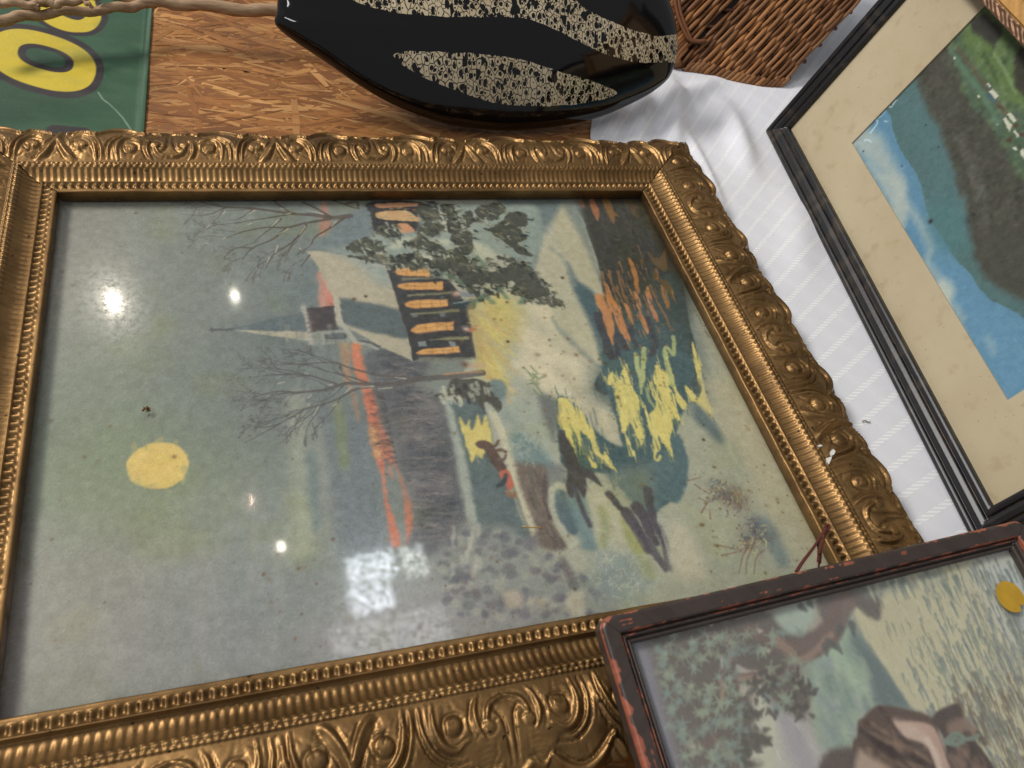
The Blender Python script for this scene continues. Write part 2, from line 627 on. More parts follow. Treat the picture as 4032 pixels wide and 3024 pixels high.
def mat_cloth():
    t = NT('white_damask')
    co = t.coord()
    sx = t.n('ShaderNodeSeparateXYZ'); t.l(co, sx.inputs[0])
    X, Y = sx.outputs[0], sx.outputs[1]
    dx = t.math('SUBTRACT', X, 0.614)
    num = t.math('SUBTRACT', Y, t.math('MULTIPLY', dx, 0.93))
    den = t.math('MAXIMUM', t.math('MULTIPLY_ADD', dx, 1.7, 1.0), 0.3)
    y0 = t.math('DIVIDE', num, den)
    fr = t.math('FRACT', t.math('DIVIDE', t.math('ADD', y0, 1.0), 0.0233))
    tri = t.math('ABSOLUTE', t.math('SUBTRACT', fr, 0.5))
    band = t.math('LESS_THAN', tri, 0.125)
    # rope twist inside the band
    ph = t.math('ADD', t.math('MULTIPLY', Y, 290.0), t.math('MULTIPLY', X, 40.0))
    tw = t.math('MULTIPLY_ADD', t.math('SINE', t.math('MULTIPLY', ph, 6.283)), 0.5, 0.5)
    rope = t.math('MULTIPLY', band, t.math('GREATER_THAN', tw, 0.42))
    # alternating satin panels between the stripes
    fr2 = t.math('FRACT', t.math('DIVIDE', t.math('ADD', X, t.math('MULTIPLY', Y, 0.62)), 0.034))
    pan = t.math('MULTIPLY', t.ramp(fr2, [(0.2, 0.0), (0.5, 1.0), (0.8, 0.0)]), 0.5)
    weave = t.n('ShaderNodeTexWave'); t.l(t.mapping(co, (1, 1, 1), (0, 0, 0.7)), weave.inputs[0]); weave.inputs['Scale'].default_value = 420
    c = t.mix(pan, L3((228, 228, 233)) + (1,), L3((235, 235, 240)) + (1,))
    c = t.mix(t.math('MULTIPLY_ADD', rope, 0.75, t.math('MULTIPLY', band, 0.25)), c, L3((252, 252, 252)) + (1,))
    st = t.ramp(t.noise(co, 300, 2), [(0.70, 0.0), (0.74, 0.5)])
    c = t.mix(st, c, L3((165, 165, 172)) + (1,))
    h = t.math('ADD', t.math('MULTIPLY', rope, 1.0), t.math('MULTIPLY', weave.outputs[1], 0.12))
    rough = t.math('MULTIPLY_ADD', rope, -0.15, 0.62)
    p = t.principled(c, rough, 0, 0.4, h, 0.9, 0.0008)
    p.inputs['Sheen Weight'].default_value = 0.15
    return t.m


def seg_ridge(X, Y, a, b, w, h):
    a = np.array(a); b = np.array(b); e = b - a
    t = np.clip(((X - a[0]) * e[0] + (Y - a[1]) * e[1]) / (e @ e), 0, 1)
    d = np.hypot(X - a[0] - t * e[0], Y - a[1] - t * e[1])
    return h * np.exp(-(d / w) ** 2) * np.sin(np.clip(t, 0.03, .97) * math.pi) ** 0.5


def cloth():
    nx, ny = 330, 420
    u = np.linspace(0, 1, nx) ** 1.25; v = np.linspace(-0.72, 0.62, ny)
    U, Vv = np.meshgrid(u, v)
    edge = 0.497 + (Vv - 0.122) * 0.28 + 0.004 * np.sin(Vv * 40) + np.where(Vv < 0.1, (0.1 - Vv) * 0.25, 0)
    X = edge + U * (1.35 - edge); Y = Vv
    Z = np.full(X.shape, 0.0032)
    Z += seg_ridge(X, Y, (0.585, 0.10), (0.635, 0.24), 0.013, 0.016)
    Z += seg_ridge(X, Y, (0.545, 0.115), (0.59, 0.20), 0.010, 0.012)
    Z += seg_ridge(X, Y, (0.515, 0.12), (0.54, 0.17), 0.009, 0.008)
    Z += seg_ridge(X, Y, (0.60, 0.00), (0.612, 0.13), 0.008, 0.008)
    Z += seg_ridge(X, Y, (0.66, 0.06), (0.69, 0.19), 0.015, 0.011)
    Z += seg_ridge(X, Y, (0.60, 0.17), (0.70, 0.24), 0.012, 0.010)
    Z += seg_ridge(X, Y, (0.64, -0.10), (0.70, 0.02), 0.02, 0.005)
    r = fbm(ny, nx, 40, 9, 3) - 0.5
    Z += np.maximum(r * 0.006, -0.002) * np.clip((Y + 0.2) / 0.3, 0.15, 1)
    o = new_obj('tablecloth', np.stack([X, Y, Z], -1).reshape(-1, 3), gridfaces(ny, nx), mat_cloth())
    md = o.modifiers.new('thick', 'SOLIDIFY'); md.thickness = 0.0006; md.offset = -1
    return tag(o, 'white damask tablecloth with woven rope stripes, rumpled near the wicker basket', 'tablecloth')


cloth()


# ------------------------------------------------------------------ gilded frame
FW, FH = 0.50, 0.3966          # sight opening
PER = 0.1685                   # ornament repeat
RW = 0.079                     # rail width


def ornament_tile():
    """relief of half a repeat (0 = scroll centre, PER/2 = forked leaf centre) in mm: columns s, rows d"""
    st = 0.35
    ns, nd = int(PER / 2 * 1000 / st) + 1, int(47 / st) + 1
    S, Dd = np.meshgrid(np.arange(ns) * st, np.arange(nd) * st)
    H = np.zeros(S.shape)

    def dist(pts):
        p = crom(np.array(pts, float), 8)
        best = np.full(S.shape, 1e9); tt = np.zeros(S.shape)
        n = len(p) - 1
        for i in range(n):
            a = p[i]; e = p[i + 1] - p[i]
            t = np.clip(((S - a[0]) * e[0] + (Dd - a[1]) * e[1]) / (e @ e + 1e-9), 0, 1)
            d = np.hypot(S - a[0] - t * e[0], Dd - a[1] - t * e[1])
            k = d < best
            best = np.where(k, d, best); tt = np.where(k, (i + t) / n, tt)
        return best, tt

    def ridge(pts, w, h, taper=True):
        nonlocal H
        d, t = dist(pts)
        ww = w * (np.sin(np.clip(t, 0.06, 0.94) * math.pi) ** 0.5 if taper else 1)
        H = H + h * 0.85 * np.exp(-(d / (ww * 0.48)) ** 2) - 0.45 * np.exp(-((d - ww * 0.95) / 0.55) ** 2)

    def groove(pts, w, h):
        nonlocal H
        d, t = dist(pts)
        H = H - h * 1.7 * np.exp(-(d / (w * 0.55)) ** 2) * np.sin(np.clip(t, 0.05, 0.95) * math.pi) ** 0.4

    def boss(c, rx, ry, h, rim=0.9):
        nonlocal H
        q = np.sqrt(((S - c[0]) / rx) ** 2 + ((Dd - c[1]) / ry) ** 2)
        dome = np.clip(1 - q ** 4, 0, 1) ** 0.5 * 0.42
        H = np.where(q < 1.45, H * np.clip((q - 0.7) / 0.75, 0, 1), H)
        H = H - rim * np.exp(-((q - 1.15) / 0.22) ** 2) + h * dome
        H = H + 0.38 * np.sin(S * 3.6 + Dd * 1.1) * (q < 0.85)

    # fan leaf lines and sweeping acanthus
    ridge([(84.2, 46), (84.2, 37), (83.2, 24), (78, 11), (72, 2)], 3.6, 1.9, False)
    groove([(80.6, 40), (79.8, 28), (75, 16), (68, 4)], 1.1, 1.1)
    groove([(84.2, 22), (82, 14), (78.5, 5)], 1.3, 0.8)
    ridge([(55.5, 2), (56.5, 14), (60, 24), (67, 29.5), (75, 27)], 2.6, 1.7)
    ridge([(51.5, 3), (52.5, 16), (57, 28), (66, 34.5), (75, 33)], 2.0, 1.2)
    groove([(53.5, 3), (54.5, 15), (58.5, 26), (66.5, 32)], 1.0, 1.0)
    groove([(48.5, 3), (49, 13), (46, 24), (38, 31), (24, 34)], 1.1, 1.1)
    groove([(44.6, 3), (45, 13), (42, 22), (36, 27.5), (27, 30.5)], 1.0, 0.9)
    ridge([(39.5, 2), (40.5, 14), (37, 23), (30.5, 27), (23, 24)], 2.7, 1.8)
    ridge([(46.6, 3), (47, 13), (43.6, 23.5), (36, 30), (26, 33)], 1.8, 0.9)
    ridge([(20, 38), (27, 44.5), (38, 46), (50, 41.5), (58, 34)], 4.6, 2.6)
    groove([(23, 37), (31, 41.5), (41, 41.5), (51, 36.5)], 1.2, 1.1)
    ridge([(57, 36), (63, 43), (71, 43.5), (79, 39)], 4.2, 2.2)
    for k in range(7):
        groove([(62 + k * 2.1, 38.5), (64 + k * 2.1, 45)], 0.8, 0.7)
    for k in range(6):
        groove([(28 + k * 2.4, 37.5), (30.5 + k * 2.4, 41.5)], 0.7, 0.5)
    # scroll centre
    ridge([(-1, 5.5), (4, 6.2), (9, 9), (11.5, 15.5), (9, 20.5)], 2.6, 2.1)
    groove([(1.8, 40), (2.2, 26), (3.5, 16), (6.8, 11)], 1.2, 1.3)
    ridge([(14, 25), (17.6, 18), (17.2, 9), (13.5, 2)], 2.2, 1.5)
    groove([(20, 24), (21.5, 15), (18, 4)], 1.0, 1.0)
    for k in range(4):
        groove([(9, 30 + k * 2.2), (14, 29 + k * 2.2), (20, 30.5 + k * 2.2)], 0.8, 0.55)
    ridge([(-1, 45), (4, 44), (9, 40), (15, 42), (19, 39)], 3.2, 1.7)
    boss((11.2, 19.5), 3.6, 3.4, 1.7, 0.5)
    boss((30.3, 15.2), 5.0, 5.2, 2.0)
    boss((67.3, 18.2), 5.4, 5.2, 2.0)
    for k in range(4):
        ridge([(28 + k * 0.6, 8 - k * 2.0), (34 - k * 0.6, 7.6 - k * 2.0)], 0.9, 0.7)
        ridge([(66 + k * 0.6, 11 - k * 2.2), (71.5 - k * 0.4, 10.2 - k * 2.2)], 0.9, 0.7)
    # fine veins following the leaves
    vr = np.random.default_rng(12)
    for k in range(46):
        s0 = vr.uniform(2, 82); d0 = vr.uniform(3, 36); an = vr.normal(1.25, .45); Lv = vr.uniform(4, 10)
        groove([(s0, d0), (s0 + Lv * .5 * math.cos(an) + .6, d0 + Lv * .5 * math.sin(an)), (s0 + Lv * math.cos(an), d0 + Lv * math.sin(an))], 0.75, 0.40)
    n2 = fbm(H.shape[0], H.shape[1], 9, 4, 3) - 0.5
    return H + 0.35 * n2, st


TILE, TST = ornament_tile()


def tile_at(s, d):
    s = np.mod(s, PER)
    s = np.minimum(s, PER - s) * 1000 / TST
    d = np.clip(d * 1000 / TST, 0, TILE.shape[0] - 1.001)
    s = np.clip(s, 0, TILE.shape[1] - 1.001)
    i, j = d.astype(int), s.astype(int)
    a, b = d - i, s - j
    return ((TILE[i, j] * (1 - b) + TILE[i, j + 1] * b) * (1 - a) + (TILE[i + 1, j] * (1 - b) + TILE[i + 1, j + 1] * b) * a) / 1000


def gold_height(s, d, seed):
    """height of the gilded moulding over the table at distance d from the sight edge; s from rail centre"""
    z = np.full(np.broadcast(s, d).shape, 0.030)
    s = np.broadcast_to(s, z.shape); d = np.broadcast_to(d, z.shape)

    def rng(a, b):
        return (d >= a) & (d < b)
    z = np.where(rng(0, 0.0036), 0.0300 - 0.0006 * np.clip(1 - d / 0.0008, 0, 1) + 0.0002 * np.sin(s * 190 + seed), z)
    # leaf-and-dart
    t = (d - 0.0036) / 0.0060
    p = np.abs(np.mod(s / 0.0058, 1) - 0.5) * 2
    dart = np.clip(1.15 - p * 1.25 - 0.35 * t, 0, 1) * np.sin(np.clip(t, 0, 1) * math.pi) ** 0.6
    dip = 0.0016 * np.sin(np.clip(t, 0, 1) * math.pi)
    z = np.where(rng(0.0036, 0.0096), 0.0298 - dip + 0.0030 * dart, z)
    z = np.where(rng(0.0096, 0.0116), 0.0303 + 0.0012 * np.sin((d - 0.0096) / 0.0020 * math.pi), z)
    t = (d - 0.0116) / 0.0149
    flute = 0.5 + 0.5 * np.cos(2 * math.pi * s / 0.0048 + 0.5 * np.sin(s * 37 + seed))
    cove = 0.0268 + 0.0068 * np.clip(t, 0, 1) ** 2.0
    z = np.where(rng(0.0116, 0.0265), cove + 0.0010 * (flute ** 0.6 - 1) * np.clip(t * 2.2, 0, 1) * np.clip((1 - t) * 9, 0.2, 1), z)
    # two bead rows
    for a, w, per, ph in ((0.0265, 0.0030, 0.0048, 0.0), (0.0295, 0.0025, 0.0034, 0.3)):
        q = np.mod(s / per + ph, 1) - 0.5
        e = (d - a - w / 2) / (w / 2)
        b = np.sqrt(np.clip(1 - (q * 2.1) ** 2 - e ** 2 * 0.9, 0, 1))
        z = np.where(rng(a, a + w), 0.0331 + 0.0015 * b, z)
    t = np.clip((d - 0.032) / 0.047, 0, 1)
    base = 0.0330 + 0.0042 * np.sin(np.minimum(t, 0.5) * math.pi) - 0.0042 * np.clip((t - 0.5) * 2, 0, 1) ** 2 - 0.0070 * np.clip((t - 0.32) / 0.68, 0, 1) ** 1.6
    orn = tile_at(s, d - 0.032) * np.clip(t * 9, 0, 1) * 1.35
    z = np.where(d >= 0.032, base + orn, z)
    return z


def scallop(s):
    q = np.mod(s, PER); q = np.minimum(q, PER - q) / (PER / 2)
    lob = 0.0030 * np.abs(np.sin(q * math.pi * 3.0 + 0.25)) ** 0.7 - 0.0016 * np.cos(q * math.pi * 2)
    return lob


def gold_rail(parent, Lr, O, ex, ey, seed):
    """rail along ex, outward ey, O = sight corner where it starts"""
    step = 0.00094
    xs = np.arange(-RW - 0.004, Lr + RW + 0.004 + step, step)
    ds = np.concatenate([np.arange(0, 0.0320, 0.00062), np.arange(0.0320, RW + 0.0001, 0.00090)])
    X, Dg = np.meshgrid(xs, ds)
    sc = scallop(X - Lr / 2)
    Da = np.where(Dg > 0.032, 0.032 + (Dg - 0.032) * (0.047 + sc) / 0.047, Dg)
    gap = 0.0005
    Xc = np.clip(X, -Da + gap, Lr + Da - gap)
    Zz = gold_height(Xc - Lr / 2, Dg, seed)
    over = (np.abs(X - Xc) > step * 1.01)
    # inner side and outer side rows
    rows = [(Xc, Da, Zz)]
    inner = []
    for zz, dd in ((0.0195, 0.0012), (0.0205, 0.0), (0.0290, 0.0)):
        d0 = np.full(xs.shape, dd)
        inner.append((np.clip(xs, -d0 + gap, Lr + d0 - gap), d0, np.full(xs.shape, zz)))
    outer = []
    dl = Da[-1]
    for zz, off in ((0.022, 0.0006), (0.012, -0.004), (0.0035, -0.009), (0.0035, -0.06)):
        d0 = dl + off
        zz_ = np.full(xs.shape, zz)
        outer.append((np.clip(xs, -d0 + gap, Lr + d0 - gap), d0, zz_))
    AX = np.vstack([np.stack([r[0] for r in inner]), Xc, np.stack([r[0] for r in outer])])
    AD = np.vstack([np.stack([r[1] for r in inner]), Da, np.stack([r[1] for r in outer])])
    AZ = np.vstack([np.stack([r[2] for r in inner]), Zz, np.stack([r[2] for r in outer])])
    XX = np.broadcast_to(xs, AX.shape)
    over = np.abs(XX - AX) > step * 1.01
    ny, nx = AX.shape
    P = np.asarray(O)[None, None, :2] + AX[..., None] * np.asarray(ex)[:2] + AD[..., None] * np.asarray(ey)[:2]
    V = np.concatenate([P, AZ[..., None]], -1).reshape(-1, 3)
    flip = (ex[0] * ey[1] - ex[1] * ey[0]) < 0
    F = gridfaces(ny, nx, flip)
    ov = over.reshape(-1)
    F = F[~(ov[F].all(1))]
    return new_obj('rail', V, F, MAT['gold'], parent)


gf = empty('framed_print')
tag(gf, 'large ornate gilded frame with a winter church night print under dusty glass', 'picture')
gold_rail(gf, FW, (0, 0), (1, 0), (0, 1), 1)
gold_rail(gf, FW, (FW, -FH), (-1, 0), (0, -1), 2)
gold_rail(gf, FH, (0, -FH), (0, 1), (-1, 0), 3)
gold_rail(gf, FH, (FW, 0), (0, -1), (1, 0), 4)
Zt6 = Zf(2900, 1400, .5118)
mbc = MB()
for q in ([(625, 690), (650, 684), (662, 694), (640, 702)], [(725, 735), (745, 718), (762, 735), (752, 760), (735, 768)], [(690, 790), (720, 780), (738, 770), (728, 800), (712, 835), (698, 815)]):
    w = on_z(Zt6(q), 0.0385)
    h = gold_height(-w[:, 1] - FH / 2, w[:, 0] - FW, 4).max() + 0.0006
    w = on_z(Zt6(q), h)
    mbc.add(np.vstack([w - [0, 0, 0.002], w]), [tuple(range(len(q), 2 * len(q)))[::-1]] + [(k, (k + 1) % len(q), len(q) + (k + 1) % len(q), len(q) + k) for k in range(len(q))])
o = mbc.build('gesso_chip', mat_simple('white_gesso', (225, 222, 214), .8), gf, False)
o['label'] = 'white gesso showing where the gilding has chipped off'
mb = MB(); mb.box((FW / 2, -FH / 2, 0.0110), (FW + 0.03, FH + 0.03, 0.012)); mb.build('backing_board', MAT['board'], gf, False)
PZ = 0.0182
mb = MB(); mb.box((FW / 2, -FH / 2, 0.0206), (FW + 0.012, FH + 0.012, 0.0016)); mb.build('glass_pane', MAT['glass'], gf, False)

# ------------------------------------------------------------------ the winter church print
def print1():
    M = 0.004

    def mp(p):
        w = on_z(p, PZ)
        return np.stack([w[:, 0] + M, -w[:, 1] + M], 1)
    c = Canvas(FW + 2 * M, FH + 2 * M, 0.00065, mp, (136, 144, 139))
    P, S, B = c.poly, c.stroke, c.blob
    r = np.random.default_rng(11)
    # ---- sky
    for (x, y), R, col, a in (((150, 560), 320, (158, 158, 148), .9), ((330, 1000), 330, (140, 150, 130), .85), ((330, 1030), 200, (138, 158, 112), .55),
                              ((600, 620), 220, (130, 140, 140), .7), ((520, 850), 200, (130, 140, 140), .7), ((200, 1350), 280, (162, 158, 150), .9),
                              ((500, 1350), 230, (148, 150, 154), .8), ((620, 1150), 150, (134, 144, 146), .6), ((130, 480), 120, (140, 136, 130), .5), ((560, 500), 170, (124, 135, 134), .7), ((700, 900), 130, (116, 126, 130), .6), ((640, 700), 120, (118, 130, 132), .6)):
        B(D([(x, y)])[0], R * 1.82, col, a)
    for k in range(26):
        x = r.uniform(60, 620); y = r.uniform(1100, 1500)
        S(D([(x, y), (x - 8, y + r.uniform(60, 200))]), r.uniform(3, 9), (168, 164, 160), .18, 9)  # upright haze streaks reflected in the glass, painted into the sky
    P(D([(-30, 1560), (60, 900), (112, 420), (128, 420), (108, 640), (78, 900), (62, 1250), (48, 1560)]), (124, 117, 112), 8, .75, False)  # reflection of the frame lip painted as a brown-grey edge band
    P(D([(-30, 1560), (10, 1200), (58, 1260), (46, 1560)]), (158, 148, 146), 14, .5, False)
    # moon
    t = np.linspace(0, 2 * math.pi, 24, endpoint=False)
    P(D(np.stack([340 + 67 * np.cos(t) + 3 * np.sin(t), 1006 + 50 * np.sin(t) - 5 * np.cos(t)], 1)), (226, 196, 116), 1.6, 1, True, .3)
    # horizon haze bands
    P(Z4([(300, 350), (420, 360), (470, 700), (480, 1000), (520, 1500), (540, 1700), (330, 1700), (310, 1000)]), (164, 168, 152), 22, .75)
    P(Z4([(520, 560), (600, 700), (640, 1000), (700, 1659), (620, 1659), (570, 1200), (530, 800)]), (166, 168, 154), 20, .75)
    P(Z4([(460, 900), (520, 880), (580, 1400), (520, 1500), (480, 1100)]), (112, 132, 140), 14, .7)
    P(Z4([(620, 480), (1000, 560), (1130, 1000), (1180, 1500), (1180, 1700), (720, 1700), (650, 1000)]), (116, 128, 138), 40, .7)
    P(Z4([(690, 430), (760, 470), (800, 800), (820, 950), (770, 960), (730, 700)]), (140, 152, 100), 16, .75)
    P(Z1([(1180, 560), (1250, 900), (1250, 1000), (1050, 1000), (1000, 800)]), (118, 132, 138), 40, .6)
    # sunset streaks
    P(Z1([(1410, 1300), (1480, 1300), (1500, 1500), (1510, 1659), (1450, 1659), (1430, 1480)]), (178, 152, 120), 8, .9)
    P(Z4([(770, -20), (840, -20), (850, 250), (900, 430), (912, 580), (880, 520), (820, 250)]), (172, 140, 120), 7, .85)
    P(Z1([(1510, 1305), (1605, 1300), (1590, 1400), (1620, 1500), (1670, 1659), (1570, 1659), (1540, 1480)]), (210, 132, 94), 5)
    P(Z4([(850, -30), (930, -20), (990, 180), (1035, 290), (1070, 430), (1125, 600), (1195, 770), (1215, 900), (1260, 1010), (1320, 1150), (1370, 1300), (1385, 1450), (1360, 1640), (1330, 1640),
          (1315, 1450), (1300, 1250), (1270, 1100), (1220, 960), (1180, 930), (1200, 1060), (1160, 930), (1130, 920), (1140, 1100), (1170, 1280), (1230, 1450), (1275, 1600), (1280, 1659), (1200, 1659), (1170, 1450), (1135, 1250), (1100, 1060),
          (1050, 900), (1030, 780), (1000, 620), (960, 430), (930, 290), (900, 120)]), (212, 130, 104), 4, 1, True, .6)
    P(Z4([(1010, 620), (1060, 640), (1080, 740), (1100, 880), (1060, 880), (1040, 760)]), (214, 178, 118), 9, .8)
    P(Z1([(1222, 690), (1300, 790), (1350, 900), (1388, 988), (1250, 992), (1240, 850)]), (208, 136, 122), 4)
    P(Z1([(1225, 720), (1280, 860), (1290, 990), (1245, 992), (1235, 850)]), (186, 152, 140), 12, .8)
    P(Z1([(1250, 90), (1290, 90), (1335, 300), (1290, 350), (1245, 385), (1240, 340)]), (200, 132, 120), 10, .7)
    # ---- distant wood
    P(Z4([(985, -30), (1050, 290), (1100, 450), (1175, 650), (1230, 800), (1255, 980), (1335, 1150), (1390, 1300), (1395, 1450), (1370, 1700), (1850, 1700), (1850, 1500), (1830, 1300), (1790, 1100),
          (1750, 900), (1720, 700), (1690, 500), (1650, 360), (1560, 330), (1400, 300), (1500, 120), (1480, -30)]), (108, 111, 118), 9, .92, True, 1.2)
    for k in range(120):
        a = np.array([0, r.uniform(0, 1650)]); a[0] = np.interp(a[1], [0, 400, 900, 1600], [1250, 1300, 1450, 1580]) + r.uniform(-160, 260)
        B(Z4([a])[0], r.uniform(14, 46), [(92, 96, 106), (128, 128, 130), (84, 90, 100), (120, 116, 122), (136, 134, 132)][r.integers(5)], .45)
    for k in range(230):
        y = r.uniform(-10, 1600)
        xr = np.interp(y, [0, 400, 900, 1600], [1450, 1640, 1750, 1840])
        x0 = xr - r.uniform(0, 300); L = r.uniform(60, 260)
        c.twig(Z4([(x0, y)])[0], Z4([(x0 - L, y + r.normal(0, 22))])[0], r.uniform(.5, 1.0), (158, 146, 140) if r.random() < .55 else (72, 78, 90), 1, .5, .8, 2, r)
    for k in range(60):
        y = r.uniform(300, 950)
        xr = np.interp(y, [300, 900], [1090, 1210])
        c.twig(Z4([(xr + 30, y)])[0], Z4([(xr - r.uniform(60, 170), y + r.normal(0, 30))])[0], r.uniform(.5, .9), (92, 82, 84), 1, .6, .7, 2, r)
    # ---- snow ground
    P(D([(860, 418), (1400, 418), (1840, 1275), (1290, 1370), (900, 1440), (905, 1330), (985, 1240), (1015, 1170), (1005, 1080), (988, 960), (975, 860), (1000, 800), (1005, 700), (950, 560)]), (176, 176, 160), 4, 1, False)
    P(D([(1300, 1000), (1500, 850), (1560, 700), (1830, 1275), (1400, 1350), (1280, 1330)]), (172, 174, 154), 30, .9)
    P(Z3([(300, 1000), (560, 930), (760, 1250), (990, 1480), (1040, 1659), (500, 1659), (300, 1300)]), (208, 197, 168), 22, .95)
    P(Z5([(480, 100), (700, 60), (1000, 30), (1300, 50), (1430, 150), (1520, 420), (1600, 700), (1540, 720), (1300, 470), (1100, 340), (950, 330), (700, 180)]), (208, 197, 168), 20, .95)
    P(Z5([(520, 480), (700, 380), (880, 400), (1020, 650), (1100, 850), (1050, 960), (900, 860), (700, 700), (600, 620)]), (164, 172, 160), 18, .9)
    for q, w_, cl_, al_ in ((Z3([(330, 1020), (600, 1250), (900, 1500)]), 12, (166, 166, 148), .45), (Z5([(640, 130), (900, 330), (1060, 660)]), 14, (150, 158, 150), .5), (Z5([(1120, 120), (1320, 400), (1520, 660)]), 12, (172, 168, 146), .5),
                           (Z5([(600, 500), (760, 640), (980, 900)]), 12, (140, 154, 150), .5), (Z3([(520, 520), (640, 800), (860, 1180)]), 14, (160, 160, 142), .45), (Z3([(660, 260), (760, 500), (920, 760)]), 10, (166, 162, 140), .5),
                           (Z5([(800, 60), (1000, 200), (1180, 330)]), 10, (216, 206, 178), .6), (Z5([(1250, 60), (1400, 260), (1520, 520)]), 9, (218, 208, 180), .5), (Z6([(1180, 60), (1450, 500), (1800, 1150)]), 16, (196, 188, 160), .5), (Z6([(1300, 900), (1600, 1000), (1900, 1500)]), 18, (162, 166, 148), .45)):
        S(q, w_, cl_, al_, 16, w_ * .6)
    # yellow glow
    P(Z2([(1480, 900), (1600, 830), (1800, 900), (1880, 1090), (1760, 1400), (1720, 1640), (1580, 1640), (1470, 1250), (1500, 1000)]), (208, 192, 118), 40, .9)
    for k in range(70):
        a = np.array([r.uniform(1500, 1580), r.uniform(950, 1550)])
        b = a + np.array([r.uniform(60, 320), r.uniform(60, 330)])
        S(Z2([a, b]), r.uniform(.8, 2.6), [(218, 202, 112), (206, 172, 112), (176, 176, 160), (212, 190, 120)][r.integers(4)], .45, 3)
    # ---- water
    P(Z3([(830, 30), (1400, 30), (1500, 250), (1620, 500), (1720, 720), (1765, 900), (1800, 1100), (1850, 1300), (1905, 1659), (1905, 1750), (1040, 1750), (1050, 1500), (1040, 1300), (1000, 1050), (1030, 950), (1045, 800), (1000, 600), (950, 450), (900, 280)]), (74, 76, 70), 3)
    P(Z3([(1040, 1150), (1300, 1060), (1700, 760), (1770, 1000), (1850, 1300), (1900, 1659), (1920, 1800), (1030, 1800), (1040, 1400)]), (80, 103, 108), 55, 1)
    P(Z3([(1480, 700), (1740, 720), (1800, 1050), (1600, 1150), (1500, 900)]), (72, 88, 88), 30, .8)
    for k in range(90):
        a = np.array([r.uniform(1000, 1650), r.uniform(60, 900)]); L = r.uniform(60, 260)
        S(Z3([a, a + [L * .33, L]]), r.uniform(.8, 3), [(88, 84, 82), (62, 66, 60), (96, 88, 96), (70, 82, 78)][r.integers(4)], .4, 2.5)
    P(Z5([(1470, -20), (2230, -20), (2230, 330), (2160, 560), (2110, 800), (2160, 1000), (2212, 1130), (2130, 1170), (2090, 1260), (1990, 1330), (1950, 1380), (1900, 1300), (1870, 1150), (1760, 1100), (1500, 1020), (1300, 1020),
          (1150, 960), (1105, 750), (1080, 500), (1085, 370), (1150, 355), (1250, 455), (1400, 630), (1560, 750), (1655, 770), (1605, 560), (1535, 330), (1480, 120)]), (84, 110, 116), 4)
    P(Z6([(760, 470), (835, 480), (912, 700), (890, 900), (820, 1055), (700, 1030), (620, 1170), (480, 1110), (300, 900), (250, 790), (500, 740), (700, 640)]), (96, 122, 128), 5)
    P(Z6([(230, 790), (560, 730), (600, 900), (600, 1150), (480, 1110), (300, 900)]), (122, 134, 128), 26, .85)
    for k in range(60):
        a = np.array([r.uniform(1100, 2100), r.uniform(100, 1000)]); L = r.uniform(50, 200)
        S(Z5([a, a + [L * .3, L]]), r.uniform(.8, 2.4), [(98, 124, 128), (70, 96, 104)][r.integers(2)], .4, 2)
    # banks
    P(Z3([(690, 80), (760, 180), (830, 300), (900, 420), (960, 560), (1010, 750), (1050, 850), (1060, 900), (990, 850), (870, 800), (780, 680), (720, 560), (640, 420), (620, 280), (640, 180)]), (184, 178, 152), 7)
    P(Z3([(150, 40), (840, 40), (700, 90), (615, 230), (540, 340), (480, 550), (440, 690), (330, 610), (240, 500), (380, 300), (250, 150)]), (110, 126, 130), 16, .95)
    P(Z3([(690, 80), (830, 50), (900, 280), (960, 500), (1010, 700), (960, 620), (850, 380)]), (126, 138, 134), 14, .8)
    P(Z3([(540, 350), (620, 420), (700, 560), (770, 700), (800, 850), (870, 1000), (940, 1150), (1000, 1350), (1040, 1490), (960, 1450), (800, 1300), (640, 1100), (560, 900), (460, 700), (490, 550)]), (184, 180, 156), 8)
    P(Z3([(740, 600), (830, 760), (920, 820), (1000, 900), (1010, 1000), (1025, 1200), (1050, 1470), (1000, 1280), (900, 1050), (820, 900), (770, 760)]), (86, 110, 118), 12)
    P(Z3([(600, 1080), (800, 1290), (960, 1450), (940, 1470), (780, 1330), (640, 1180)]), (142, 150, 142), 8, .8)
    S(Z3([(600, 480), (700, 570), (760, 680), (800, 800)]), 4, (150, 158, 148), .6, 6)
    # orange glitter
    OR = (206, 142, 92)
